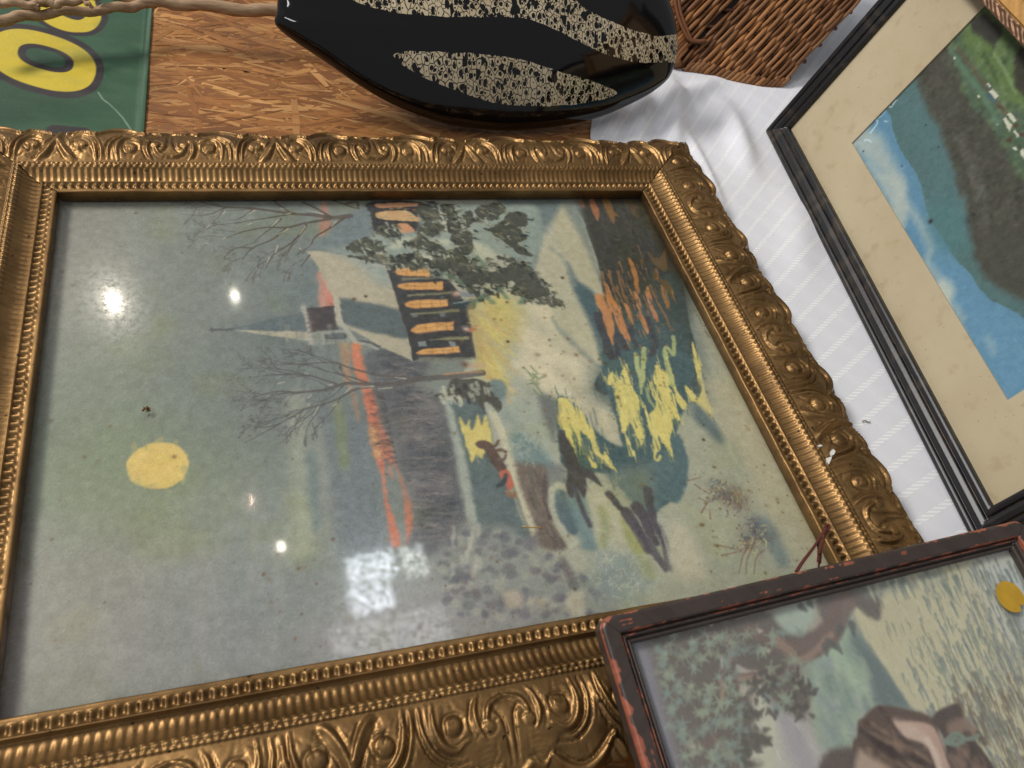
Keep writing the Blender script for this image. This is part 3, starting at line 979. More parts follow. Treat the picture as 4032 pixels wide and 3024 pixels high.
    for q, col in (([(980, 880), (1040, 880), (1080, 930), (1060, 770), (1110, 830), (1150, 930), (1200, 1000), (1250, 1150), (1295, 1285), (1220, 1240), (1170, 1150), (1130, 1040), (1150, 1180), (1135, 1330), (1090, 1220), (1040, 1060), (990, 960)], OR),
                   ([(1230, 960), (1280, 1000), (1320, 1130), (1300, 1130), (1260, 1050)], OR), ([(1320, 840), (1370, 930), (1400, 1050), (1455, 1180), (1440, 1225), (1400, 1150), (1360, 1060), (1330, 930)], OR),
                   ([(1425, 830), (1450, 820), (1480, 960), (1530, 1080), (1510, 1120), (1460, 1020), (1430, 930)], (200, 138, 100)), ([(1265, 570), (1310, 600), (1350, 720), (1372, 870), (1340, 850), (1310, 730)], (190, 128, 82)),
                   ([(1550, 800), (1600, 850), (1632, 960), (1610, 1010), (1570, 920)], (164, 120, 74)), ([(930, 50), (960, 50), (1020, 160), (1003, 245), (960, 170)], (168, 112, 78)),
                   ([(835, 50), (860, 50), (890, 110), (870, 122)], (150, 102, 74)), ([(1045, 50), (1110, 60), (1150, 160), (1192, 212), (1152, 200), (1152, 285), (1110, 220), (1070, 130)], (140, 104, 62)),
                   ([(1430, 500), (1500, 560), (1560, 545), (1590, 480), (1602, 600), (1612, 680), (1540, 660), (1480, 600)], (120, 97, 60)), ([(1540, 760), (1620, 770), (1660, 850), (1692, 945), (1640, 900)], (116, 98, 58)),
                   ([(1250, 60), (1330, 90), (1370, 200), (1330, 210), (1280, 150)], (98, 82, 58)), ([(1480, 740), (1500, 660), (1530, 740), (1500, 760)], (110, 92, 60))):
        P(Z3(q), col, 2.2, .95, True, .6)
    for k in range(150):
        a_ = np.array([r.normal(1330, 170), r.normal(950, 190)])
        if a_[0] < 1010 + (a_[1] - 900) * .2: continue
        L = r.uniform(30, 120)
        S(Z3([a_, a_ + np.array([.36, 1]) * L]), r.uniform(.6, 1.9), [(206, 142, 92), (176, 120, 78), (90, 96, 92), (74, 88, 90), (188, 128, 100)][r.integers(5)], .7, 1.0, .4)
    for q in ([(1040, 690), (1060, 760), (1110, 900)], [(1180, 690), (1220, 840), (1260, 960)], [(1100, 680), (1130, 790), (1200, 900), (1210, 950)], [(1190, 600), (1220, 700)], [(1510, 660), (1530, 750)], [(1540, 970), (1600, 1080), (1640, 1180), (1680, 1205)], [(1480, 860), (1540, 990)]):
        S(Z3(q), 2.6, (160, 116, 76), .8, 1.5, 1.0)
    for q, w in (([(1110, 1400), (1150, 1412), (1180, 1400), (1160, 1260), (1190, 1240), (1262, 1360)], 5), ([(1290, 1160), (1310, 1270), (1342, 1330)], 4), ([(1440, 1080), (1492, 1250), (1502, 1310), (1472, 1402)], 5), ([(1000, 1060), (1060, 1250), (1120, 1420)], 7)):
        S(Z3(q), w, (76, 78, 88), .85, 2)
    # yellow glitter
    YE = (222, 206, 124)
    YL = [Z5([(1100, 370), (1180, 375), (1230, 440), (1280, 460), (1340, 540), (1400, 660), (1440, 800), (1480, 870), (1500, 830), (1560, 930), (1612, 1012), (1540, 960), (1480, 900), (1420, 850), (1380, 740), (1330, 690), (1290, 650), (1312, 752), (1280, 740), (1220, 620), (1230, 700), (1240, 795), (1200, 760), (1150, 660), (1110, 600), (1095, 480)]),
          Z5([(1215, 820), (1240, 850), (1270, 975), (1240, 940)]), Z5([(1290, 790), (1310, 850), (1300, 870)]), Z5([(1330, 840), (1400, 920), (1440, 930), (1435, 988), (1400, 960)]),
          Z5([(1560, 150), (1600, 210), (1640, 180), (1680, 170), (1690, 90), (1720, 130), (1730, 230), (1780, 350), (1810, 380), (1840, 420), (1810, 430), (1815, 560), (1862, 690), (1850, 740), (1815, 802), (1790, 740), (1750, 640), (1720, 590), (1690, 680), (1650, 650), (1620, 500), (1580, 300), (1535, 190)]),
          Z5([(1690, 690), (1720, 720), (1745, 820), (1772, 830), (1750, 868), (1720, 850)]),
          Z5([(1930, 170), (1965, 80), (2020, 140), (2060, 170), (2060, 230), (2100, 340), (2140, 460), (2152, 562), (2100, 540), (2092, 640), (2080, 760), (2102, 882), (2060, 850), (2040, 790), (1990, 760), (1990, 830), (1940, 850), (1930, 760), (1900, 650), (1870, 540), (1860, 470), (1900, 520), (1950, 420), (1900, 270), (1920, 230), (1960, 330), (2012, 402), (1960, 280)]),
          Z5([(2040, -10), (2060, -10), (2100, 180), (2150, 330), (2215, 420), (2190, 472), (2150, 420), (2080, 240)]),
          Z6([(880, 30), (950, 110), (1000, 140), (1030, -10), (1060, 120), (1110, 250), (1118, 345), (1060, 300), (980, 190), (920, 170), (890, 90)]),
          Z3([(1830, 1300), (1860, 1400), (1890, 1500), (1912, 1670), (1870, 1640), (1840, 1450)]),
          Z3([(1490, 1600), (1520, 1500), (1560, 1550), (1600, 1560), (1640, 1670), (1500, 1670)]), Z3([(1200, 1600), (1240, 1490), (1280, 1560), (1300, 1670), (1200, 1670)]), Z3([(1095, 1600), (1140, 1560), (1170, 1670), (1100, 1670)])]
    for q in YL:
        P(q, YE, 1.6, 1, True, .7)
    fd = np.array([.30, 1.0])
    for q in YL:
        n_ = 2 if len(q) > 15 else 1
        for a in q:
            for k in range(n_):
                a_ = a + r.normal(0, 7, 2); sg = r.choice([-1, 1]); L = r.uniform(12, 46)
                S([a_ - fd * sg * 6, a_ + fd * sg * L], r.uniform(.7, 1.6), YE if r.random() < .6 else (84, 110, 116), .85, 1.0, .4)
        c0_ = q.mean(0); sp = np.ptp(q, axis=0)
        if len(q) > 15:
            for k in range(34):
                a_ = c0_ + r.uniform(-.5, .5, 2) * sp
                j = c.px([a_])[0].astype(int)
                if 0 <= j[0] < c.nx and 0 <= j[1] < c.ny and c.img[j[1], j[0], 0] > 190:
                    S([a_, a_ + fd * r.uniform(10, 40)], r.uniform(.5, 1.0), [(236, 222, 150), (206, 190, 108), (150, 160, 116), (190, 184, 120)][r.integers(4)], .6, 1.0, .4)
    for k in range(46):
        q = YL[[0, 4, 6][r.integers(3)]]
        a = q[r.integers(len(q))]; b = q[r.integers(len(q))]
        m_ = a * .6 + b * .4
        S([m_, m_ + np.array([16, 55]) * r.uniform(.5, 1.6)], r.uniform(.5, 1.1), [(170, 178, 112), (196, 192, 120), (120, 140, 120)][r.integers(3)], .5, 1.2)
    YG = (182, 190, 130)
    S(Z5([(1780, -10), (1785, 120), (1815, 210), (1815, 330)]), 4.0, YG, .9, 1.5, 2.0)
    S(Z5([(1860, 20), (1840, 110), (1850, 200), (1825, 230)]), 3.2, YG, .9, 1.5)
    S(Z5([(1945, 850), (1940, 905), (1975, 915), (1985, 880)]), 2.2, YE, .9, 1.2)
    S(Z3([(1665, 1250), (1670, 1330), (1665, 1400), (1640, 1380), (1610, 1350), (1587, 1360), (1600, 1450), (1625, 1550), (1655, 1670)]), 3.6, YG, .9, 1.5)
    S(Z3([(1340, 1420), (1345, 1520), (1390, 1600), (1385, 1670)]), 4, YG, .85, 1.5)
    S(Z3([(1410, 1350), (1400, 1450), (1390, 1560)]), 4, YG, .85, 1.5)
    S(Z5([(1870, 280), (1890, 380), (1940, 450)]), 3, YG, .7, 2)
    # ---- far stream, road, bridge
    P(Z5([(110, 380), (190, 400), (220, 560), (270, 750), (310, 900), (350, 1050), (370, 1200), (390, 1350), (430, 1500), (340, 1450), (270, 1200), (220, 950), (190, 750), (130, 500)]), (166, 174, 166), 9, .9)
    P(Z5([(165, 400), (420, 390), (480, 520), (520, 700), (560, 900), (610, 1050), (700, 1200), (770, 1400), (840, 1680), (480, 1680), (390, 1400), (350, 1150), (310, 950), (250, 700), (200, 500)]), (104, 121, 124), 6)
    P(Z5([(250, 530), (300, 600), (330, 560), (350, 640), (400, 510), (430, 600), (470, 520), (500, 620), (522, 760), (480, 800), (440, 892), (400, 870), (408, 935), (390, 870), (352, 935), (320, 830), (290, 720), (260, 620)]), (216, 198, 120), 3, 1, True, .6)
    P(Z5([(350, 1180), (480, 1150), (640, 1250), (740, 1420), (800, 1659), (520, 1659), (420, 1400)]), (112, 124, 130), 14, .6)
    P(Z5([(440, 420), (540, 480), (640, 700), (720, 900), (650, 900), (560, 720), (500, 560)]), (168, 174, 160), 7, .85)
    S(Z5([(530, 500), (620, 720), (700, 950), (790, 1200), (880, 1440), (960, 1680)]), 5.5, (198, 192, 166), .95, 3, 9)
    S(Z5([(690, 1080), (770, 1320), (840, 1560), (870, 1680)]), 2.5, (122, 128, 120), .7, 2)
    P(Z5([(735, 930), (880, 915), (1065, 985), (1015, 1080), (1000, 1200), (1045, 1400), (1110, 1520), (1195, 1680), (945, 1680), (900, 1500), (830, 1300), (760, 1080)]), (126, 113, 106), 7, .95, True, .8)
    for k in range(60):
        a = np.array([r.uniform(780, 1000), r.uniform(960, 1600)])
        a[0] += (a[1] - 960) * .22
        S(Z5([a, a + [r.uniform(20, 60), r.uniform(60, 160)]]), r.uniform(.6, 1.6), [(104, 94, 92), (146, 132, 120), (96, 100, 100)][r.integers(3)], .45, 1.8)
    S(Z5([(1050, 985), (1000, 1090), (1000, 1230), (1050, 1400)]), 5, (98, 90, 90), .8, 3)
    P(Z5([(1010, 960), (1150, 960), (1190, 1130), (1130, 1160), (1060, 1190), (1020, 1120)]), (132, 138, 136), 10, .9)
    S(Z5([(1130, 1140), (1062, 1200), (1080, 1330), (1140, 1500), (1225, 1640)]), 8, (182, 182, 164), .95, 3)
    P(Z5([(1085, 1190), (1140, 1170), (1185, 1220), (1285, 1430), (1275, 1550), (1200, 1545), (1110, 1400), (1080, 1280)]), (102, 122, 130), 5)
    P(Z5([(1370, 1140), (1440, 1105), (1500, 1180), (1600, 1290), (1700, 1400), (1770, 1500), (1840, 1680), (1440, 1680), (1400, 1450), (1365, 1280)]), (188, 185, 162), 8)
    P(Z5([(1180, 1200), (1330, 1230), (1390, 1450), (1440, 1680), (1310, 1680), (1270, 1500)]), (120, 145, 148), 9, .9)
    S(Z5([(1480, 1350), (1520, 1480), (1500, 1640)]), 7, (150, 158, 112), .6, 6)
    S(Z5([(1680, 1450), (1720, 1560), (1780, 1680)]), 8, (166, 170, 112), .6, 6)
    DK = (86, 84, 92)
    P(Z5([(1108, 640), (1180, 720), (1240, 820), (1310, 960), (1400, 1000), (1482, 1142), (1345, 1060), (1352, 1180), (1330, 1242), (1262, 1150), (1222, 1242), (1172, 1150), (1182, 1000), (1130, 850)]), DK, 3, .95, True, .6)
    for q, w in (([(1250, 1150), (1310, 1330), (1385, 1475)], 4.5), ([(1550, 1210), (1590, 1260), (1640, 1325)], 6), ([(1600, 1290), (1700, 1390)], 3), ([(1700, 1370), (1790, 1520), (1880, 1690)], 9), ([(1800, 1330), (1850, 1400), (1900, 1520)], 9), ([(1885, 1170), (1900, 1280), (1940, 1420), (2000, 1540), (2050, 1680)], 7), ([(1900, 1540), (1960, 1640)], 6)):
        S(Z5(q), w, (92, 90, 100), .92, 2.5, w * .7)
    for q, w in (([(380, 1150), (500, 1330), (620, 1500), (720, 1640)], 8), ([(580, 1180), (620, 1260), (700, 1420), (750, 1640)], 7), ([(460, 1100), (520, 1200), (560, 1300)], 8)):
        S(Z6(q), w, (98, 95, 106), .85, 2.5, w * .6)
    for k in range(16):
        y = 1180 + k * 26; x = 640 + k * 8
        S(Z6([(x, y + 30), (x + 20, y - 5), (x + 70, y - 15 + r.uniform(-20, 20))]), .9, (188, 190, 178), .8, 1)
    P(Z5([(930, 340), (1090, 400), (1090, 600), (1070, 740), (1010, 620), (950, 460)]), (108, 116, 116), 12, .8)
    P(Z5([(680, 690), (820, 680), (950, 800), (1060, 960), (900, 950), (740, 920), (690, 800)]), (118, 142, 146), 12, .85)
    for k in range(34):
        a = np.array([r.uniform(680, 930), r.uniform(660, 930)])
        an = r.uniform(0, 6.28); L = r.uniform(40, 110)
        S(Z5([a, a + [L * .5 * math.cos(an), L * .5 * math.sin(an)], a + [L * math.cos(an + .5), L * math.sin(an + .5)]]), 1.0, (172, 178, 166), .6, 1.3)
    for k in range(16):
        a = np.array([r.uniform(850, 980), r.uniform(140, 340)])
        S(Z5([a, a + [r.uniform(-60, -20), r.uniform(-60, 30)]]), 1.3, (118, 140, 108), .7, 1.5)
    P(Z5([(490, 230), (560, 205), (650, 260), (640, 380), (560, 400), (520, 330)]), (116, 138, 142), 8, .9, True, .8)
    # sleigh on the road
    S(Z5([(428, 772), (470, 775), (500, 810), (525, 850), (560, 920), (600, 975)]), 7, (106, 86, 82), .95, 1.5, 8)
    for q in ([(520, 800), (555, 780), (582, 742)], [(545, 830), (600, 815), (642, 842)], [(590, 910), (625, 900), (642, 868)], [(478, 765), (470, 745)]):
        S(Z5(q), 2.2, (112, 90, 84), .9, 1.2)
    P(Z5([(575, 1020), (650, 985), (700, 1060), (718, 1130), (665, 1172), (640, 1110)]), (198, 112, 94), 2.5)
    P(Z5([(605, 1085), (640, 1020), (662, 1050), (640, 1115), (560, 1145), (560, 1115)]), (70, 80, 90), 2)
    P(Z5([(640, 1170), (735, 1190), (735, 1235), (650, 1222)]), (152, 116, 96), 4, .9)
    # ---- church
    P(Z2([(555, 72), (575, 200), (600, 330), (560, 400), (300, 470), (40, 492), (10, 505)]), (124, 137, 142), 2.5, 1, False)
    P(Z2([(12, 508), (120, 640), (135, 730), (200, 850), (270, 935), (300, 1130), (420, 1200), (520, 1250), (660, 1335), (955, 1468), (900, 1290), (850, 1090), (790, 880), (715, 635), (560, 600), (380, 545), (150, 505)]), (182, 174, 154), 2.2, 1, False)
    P(Z2([(200, 490), (420, 500), (600, 590), (720, 640), (770, 800), (640, 790), (520, 680), (380, 570)]), (152, 164, 160), 26, .85)
    P(Z2([(300, 928), (500, 945), (700, 985), (828, 1020), (860, 1110), (890, 1262), (700, 1230), (500, 1190), (350, 1140), (305, 1130)]), (103, 116, 121), 7)
    P(Z1([(1125, 1000), (1376, 984), (1392, 1190), (1136, 1216)]), (90, 84, 89), 1.8, 1, False)
    P(Z1([(1136, 1216), (1400, 1190), (1480, 1190), (1545, 1290), (1470, 1300), (1200, 1328)]), (152, 157, 150), 2, 1, False)
    for k in range(18):
        x = r.uniform(1160, 1470); S(Z1([(x, 1225 + r.uniform(0, 20)), (x + 8, 1300)]), .8, (118, 122, 118), .5, 1.2)
    P(Z1([(1283, 1245), (1310, 1230), (1452, 1214), (1452, 1264), (1300, 1272)]), (92, 100, 106), 1.5)
    for k in range(7):
        x = 1320 + k * 19; S(Z1([(x, 1222), (x, 1262)]), .7, (140, 146, 142), .7, .8)
    P(Z1([(1225, 1090), (1260, 1050), (1340, 1060), (1350, 1130), (1290, 1150), (1230, 1130)]), (80, 76, 84), 4, .6)
    S(Z1([(1390, 930), (1398, 1040), (1410, 1138)]), 5, (186, 180, 164), .9, 1.5)
    S(Z1([(1420, 1140), (1470, 1190), (1540, 1290)]), 4, (176, 176, 164), .9, 1.5)
    for k in range(9):
        y = 1000 + k * 39
        B(Z1([(1102 + k * 7, y)])[0], 9, (196, 188, 176), .9)
    P(Z1([(285, 1190), (480, 1178), (1095, 1033), (1128, 1205), (480, 1196)]), (110, 123, 130), 1.8, 1, False)
    P(Z1([(480, 1192), (1132, 1212), (1142, 1292), (1080, 1280), (700, 1226)]), (184, 177, 158), 1.8, 1, False)
    S(Z1([(275, 1192), (480, 1188)]), 1.6, (92, 100, 108), 1, 1)
    S(Z1([(300, 1172), (300, 1212)]), 1.3, (92, 100, 108), 1, 1)
    P(Z1([(1560, 1292), (1640, 1288), (1772, 1335), (1700, 1335)]), (84, 90, 96), 2)
    S(Z1([(1560, 1300), (1690, 1330), (1740, 1360)]), 3, (172, 172, 162), .8, 1.5)
    P(Z2([(560, 78), (1000, 70), (1140, 80), (1100, 250), (1000, 330), (640, 332), (602, 312), (575, 180)]), (70, 71, 77), 3)
    P(Z2([(702, 640), (790, 640), (1150, 740), (1260, 760), (1340, 860), (1425, 1010), (1462, 1200), (1485, 1430), (1000, 1452), (958, 1466), (900, 1290), (850, 1090), (790, 880)]), (76, 78, 83), 2.2, 1, False)
    WD = [[(775, 680), (830, 655), (960, 655), (1118, 716), (1000, 721), (850, 716)], [(815, 810), (860, 788), (1195, 778), (1213, 840), (1000, 856), (860, 851)], [(870, 965), (920, 935), (1237, 925), (1252, 985), (1050, 1001), (920, 1001)],
          [(915, 1190), (960, 1146), (1100, 1125), (1292, 1115), (1307, 1186), (1150, 1210), (990, 1223)], [(975, 1390), (1020, 1360), (1150, 1345), (1346, 1335), (1352, 1386), (1150, 1411), (1010, 1419)]]
    for q in WD:
        q = np.array(q, float)
        tip = q[0]; e1 = q[3] if len(q) == 6 else q[3]; e0 = q[2]
        if len(q) == 7: e0, e1 = q[3], q[4]
        if q is not None and abs(q[0][0] - 775) < 1: e0, e1 = np.array([1060., 668.]), np.array([1110., 716.])
        mid_ = (e0 + e1) / 2; ax = mid_ - tip; hw = np.linalg.norm(e1 - e0) / 2; nv = np.array([-ax[1], ax[0]]) / np.linalg.norm(ax)
        tt = np.array([0, .03, .08, .15, .24, .34, 1.0]); ww = hw * np.array([0, .38, .66, .86, .97, 1.0, 1.0])
        pts = np.vstack([[tip + ax * a_ - nv * w_ for a_, w_ in zip(tt, ww)], [tip + ax * a_ + nv * w_ for a_, w_ in zip(tt[::-1], ww[::-1])]])
        P(Z2((pts - mid_) * [1.02, 1.16] + mid_), (150, 112, 96), 1.3, .8, False)
        P(Z2(pts), (220, 164, 102), 1.2, 1, False)
        P(Z2((pts - mid_) * [.6, .5] + mid_), (230, 182, 120), 3, .5, False)
        S(Z2([tip + ax * .12, mid_]), .42, (142, 96, 58), .8, .8)
        for t_ in (.36, .62, .84):
            S(Z2([tip + ax * t_ - nv * hw, tip + ax * t_ + nv * hw]), .4, (142, 96, 58), .8, .8)
    for q, col in (([(608, 105), (640, 90), (780, 88), (1000, 84), (1000, 106), (800, 126), (650, 126)], (204, 150, 116)), ([(608, 190), (650, 160), (760, 155), (900, 160), (1003, 232), (1000, 250), (800, 242), (660, 226)], (206, 168, 124)),
                   ([(800, 275), (900, 270), (962, 330), (880, 352), (830, 342)], (206, 150, 114)), ([(670, 290), (735, 285), (722, 335), (690, 332)], (182, 166, 124)), ([(985, 180), (1010, 230), (990, 250)], (200, 140, 100))):
        P(Z2(q), col, 2)
    for k in range(26):
        a = np.array([r.uniform(630, 960), r.uniform(95, 235)])
        S(Z2([a, a + [r.uniform(10, 60), r.uniform(-8, 8)]]), r.uniform(.8, 2), [(150, 164, 130), (196, 120, 96), (220, 190, 120), (130, 150, 140)][r.integers(4)], .55, 1.2)
    for q, col in (([(840, 733), (1150, 736), (1140, 749), (1000, 753), (850, 762)], (132, 132, 116)), ([(890, 884), (1050, 876), (1282, 853), (1282, 872), (1050, 897), (900, 900)], (142, 142, 114)), ([(922, 1040), (1100, 1028), (1342, 1008), (1352, 1035), (1100, 1048), (930, 1060)], (142, 140, 110)),
                   ([(1060, 1282), (1250, 1254), (1432, 1240), (1442, 1272), (1200, 1282)], (154, 152, 114)), ([(975, 1295), (1050, 1290), (1056, 1336), (985, 1337)], (142, 153, 154)), ([(1255, 1290), (1316, 1290), (1322, 1341), (1265, 1337)], (142, 152, 152)),
                   ([(1170, 1040), (1220, 1036), (1222, 1076), (1180, 1078)], (124, 132, 132)), ([(1180, 896), (1215, 893), (1222, 925), (1186, 928)], (110, 118, 118)), ([(1000, 1432), (1480, 1428), (1490, 1446), (1010, 1472)], (128, 130, 120)), ([(920, 1042), (975, 1040), (980, 1075), (940, 1078)], (124, 132, 132))):
        P(Z2(q), col, 2, .9, False)
    for k in range(70):
        a = np.array([r.uniform(1060, 1450), r.uniform(870, 1420)])
        S(Z2([a, a + [r.uniform(10, 30), 0]]), .9, (104, 104, 100), .4, 1)
    # people by the church wall
    P(Z2([(1290, 955), (1400, 940), (1480, 920), (1490, 1000), (1440, 1010), (1320, 990)]), (66, 84, 92), 2)
    S(Z2([(1300, 960), (1400, 945), (1470, 925)]), 1.6, (150, 165, 165), .8, 1)
    P(Z2([(1310, 870), (1340, 860), (1470, 880), (1470, 910), (1350, 900)]), (140, 146, 150), 2)
    B(Z2([(1318, 878)])[0], 12, (204, 168, 146), .9)
    P(Z2([(1400, 1170), (1440, 1180), (1490, 1150), (1500, 1180), (1440, 1210)]), (192, 96, 84), 2)
    B(Z2([(1410, 1180)])[0], 10, (216, 196, 180), .9)
    S(Z2([(1480, 1170), (1522, 1172)]), 1.5, (214, 196, 176), .9, 1)
    P(Z2([(1370, 1480), (1420, 1485), (1550, 1480), (1550, 1520), (1430, 1515)]), (196, 172, 146), 2)
    B(Z2([(1385, 1490)])[0], 12, (112, 86, 78), .9)
    P(Z2([(1415, 1005), (1490, 900), (1500, 1000), (1540, 1300), (1560, 1540), (1500, 1560), (1480, 1400), (1450, 1180)]), (192, 168, 110), 6, .6)
    # ---- pines by the gable
    P(Z2([(1000, 100), (1150, 90), (1760, 90), (2020, 120), (2080, 400), (2000, 600), (2080, 800), (1960, 620), (1700, 540), (1500, 660), (1330, 470), (1150, 560), (1000, 540), (880, 540), (760, 560), (600, 540), (400, 510), (360, 480), (560, 400), (640, 340), (980, 330)]), (150, 163, 156), 12, .9)
    for q in ([(840, 400), (960, 390), (860, 470), (740, 470)], [(1160, 150), (1240, 200), (1330, 290), (1220, 330), (1180, 250)], [(1440, 420), (1600, 470), (1680, 560), (1560, 610), (1470, 510)], [(970, 510), (1100, 540), (1150, 600), (1030, 620)], [(560, 450), (680, 470), (700, 510), (580, 530)], [(1080, 420), (1240, 400), (1260, 460), (1180, 450)], [(1330, 510), (1420, 580), (1520, 690), (1420, 640)]):
        P(Z2(q), (194, 194, 172), 10, .85)
    PN = (84, 88, 82)
    MS = [[(388, 550), (520, 572), (640, 556), (700, 600), (740, 625), (870, 640), (1000, 655), (1150, 650), (1240, 700), (1330, 760), (1400, 800), (1480, 905), (1560, 920), (1600, 870), (1560, 800), (1700, 800), (1800, 780), (1850, 900), (1950, 920), (2060, 960), (2230, 1000), (2230, 945), (2150, 870), (2040, 740), (1960, 650), (1900, 600), (1800, 560), (1690, 555), (1760, 622), (1600, 680), (1480, 655), (1400, 590), (1330, 480), (1220, 570), (1100, 590), (1000, 560), (880, 545), (750, 550), (600, 545)],
          [(620, 330), (700, 275), (800, 300), (835, 380), (720, 400)], [(820, 460), (960, 405), (1080, 395), (1200, 470), (1265, 545), (1150, 560), (1000, 490)], [(1000, 320), (1060, 255), (1225, 290), (1160, 360), (1085, 400), (1010, 380)],
          [(1240, 240), (1330, 250), (1400, 150), (1480, 200), (1440, 330), (1470, 400), (1420, 535), (1320, 440), (1258, 380)], [(1490, 180), (1560, 105), (1700, 98), (1742, 150), (1650, 232), (1530, 242)],
          [(1585, 330), (1680, 285), (1780, 178), (1900, 178), (1945, 240), (1900, 330), (1932, 380), (1870, 440), (1972, 540), (1850, 525), (1750, 430), (1690, 380)], [(380, 490), (470, 420), (560, 395), (620, 450), (740, 465), (640, 525), (520, 525)],
          [(880, 550), (960, 525), (1004, 555), (960, 590), (900, 585)], [(1000, 90), (1120, 100), (1180, 200), (1100, 260), (1010, 220)], [(1180, 90), (1300, 110), (1360, 200), (1280, 240), (1200, 180)], [(640, 560), (760, 580), (800, 640), (700, 630)]]
    for q in MS:
        P(Z2(q), PN, 2.2, .93, True, 3.2)
    for k in range(900):
        q = np.array(MS[r.integers(len(MS))] if k % 2 else MS[0], float)
        i = r.integers(len(q)); j = r.integers(len(q)) if k % 2 else (i + r.integers(1, 4)) % len(q)
        m_ = q[i] * .55 + q[j] * .45 + r.normal(0, 14, 2)
        an = r.normal(.6, .5); L = r.uniform(22, 60)
        e = m_ + [L * math.cos(an), L * math.sin(an)]
        col = [(116, 116, 100), (58, 62, 60), (100, 106, 92), (56, 66, 70), (134, 130, 112), (176, 180, 164)][r.integers(6)]
        S(Z2([m_, (m_ + e) / 2 + r.normal(0, 5, 2), e]), r.uniform(1.4, 3.4), col, .75, 1.2, .6)
    for q in ([(1470, 960), (1560, 900), (1640, 950)], [(1700, 830), (1760, 920)], [(1900, 920), (1880, 960)], [(1200, 700), (1300, 740), (1380, 800)], [(1500, 560), (1580, 640)]):
        S(Z2(q), 4, (110, 136, 118), .7, 3)
    # small snow-laden pine beside the tree
    P(Z5([(20, 350), (130, 300), (160, 205), (250, 200), (380, 200), (480, 250), (535, 330), (605, 420), (572, 492), (530, 440), (470, 420), (465, 505), (400, 420), (300, 375), (150, 362)]), (88, 89, 85), 3, .95, True, 1.2)
    for k in range(26):
        a = np.array([r.uniform(60, 500), r.uniform(220, 400)])
        S(Z5([a, a + [r.uniform(5, 30), r.uniform(20, 60)]]), r.uniform(1.5, 3.5), [(196, 194, 170), (60, 60, 60), (178, 182, 166)][r.integers(3)], .7, 1.5)
    c.restroke(5200, 1.6, 7.5, 9, 51, 0.15, .9, .42, (222, 0, c.nx - 1, c.ny - 1))
    c.restroke(2200, 1.0, 4.5, 15, 52, 1.1, 1.4, .4, (305, 0, c.nx - 1, c.ny - 1))
    c.restroke(1200, 4.0, 16, 4, 53, 1.55, .3, .35, (0, 0, 305, c.ny - 1))
    c.warp(0.9, 5, 61)
    c.warp(1.6, 26, 71)
    # ---- bare trees
    TR = (104, 101, 102)
    for q, w, w1 in (([(1990, 150), (1750, 182), (1450, 202), (1250, 245), (1000, 250), (800, 242), (650, 290), (400, 320), (200, 312), (0, 360)], 9, 1.0), ([(1350, 190), (1100, 172), (850, 112), (700, 62), (450, 70), (200, 82)], 4, .8), ([(1000, 240), (850, 190), (650, 140), (450, 82)], 3.2, .6),
                     ([(720, 250), (600, 210), (470, 172), (200, 166), (0, 186)], 3.6, .7), ([(1000, 272), (870, 300), (700, 390), (500, 450), (300, 490)], 4.2, 1.0), ([(420, 485), (230, 590), (50, 690), (-80, 760)], 2.2, .6), ([(200, 320), (0, 450)], 1.6, .5), ([(500, 460), (400, 560), (360, 610)], 1.3, .5)):
        S(Z4(q), w * .62, TR, .85, 1.1, w1 * .7)
    for a, b in (((420, 320), (-200, 300)), ((300, 315), (-120, 480)), ((480, 172), (-150, 120)), ((460, 80), (60, 10)), ((500, 450), (100, 520)), ((620, 420), (300, 640)), ((300, 520), (-100, 640)), ((700, 62), (400, -40)), ((560, 480), (430, 760)), ((800, 242), (500, 420)), ((230, 590), (-60, 600)), ((900, 245), (620, 60)), ((700, 300), (350, 160)), ((620, 60), (250, -60)), ((760, 360), (520, 640)), ((430, 320), (80, 420)), ((350, 165), (-40, 60)), ((640, 140), (330, 30)), ((420, 480), (250, 760))):
        c.twig(Z4([a])[0], Z4([b])[0], 1.1, (100, 100, 103), 3, .75, .55, 5, r)
    S(Z4([(1985, 140), (1800, 150), (1650, 165)]), 1.8, (178, 142, 108), .9, 1.5)
    for q in ([(1320, 200), (1230, 190)], [(1040, 265), (930, 275)], [(840, 280), (790, 330)], [(680, 250), (640, 258)], [(470, 160), (440, 150)], [(720, 420), (690, 440)], [(560, 450), (520, 520)], [(495, 345), (465, 370)], [(480, 420), (470, 440)], [(260, 232), (200, 245)], [(1200, 280), (1080, 290)]):
        S(Z4(q), 1.3, (182, 180, 164), .75, 1.0, .6)
    T2 = (102, 95, 93)
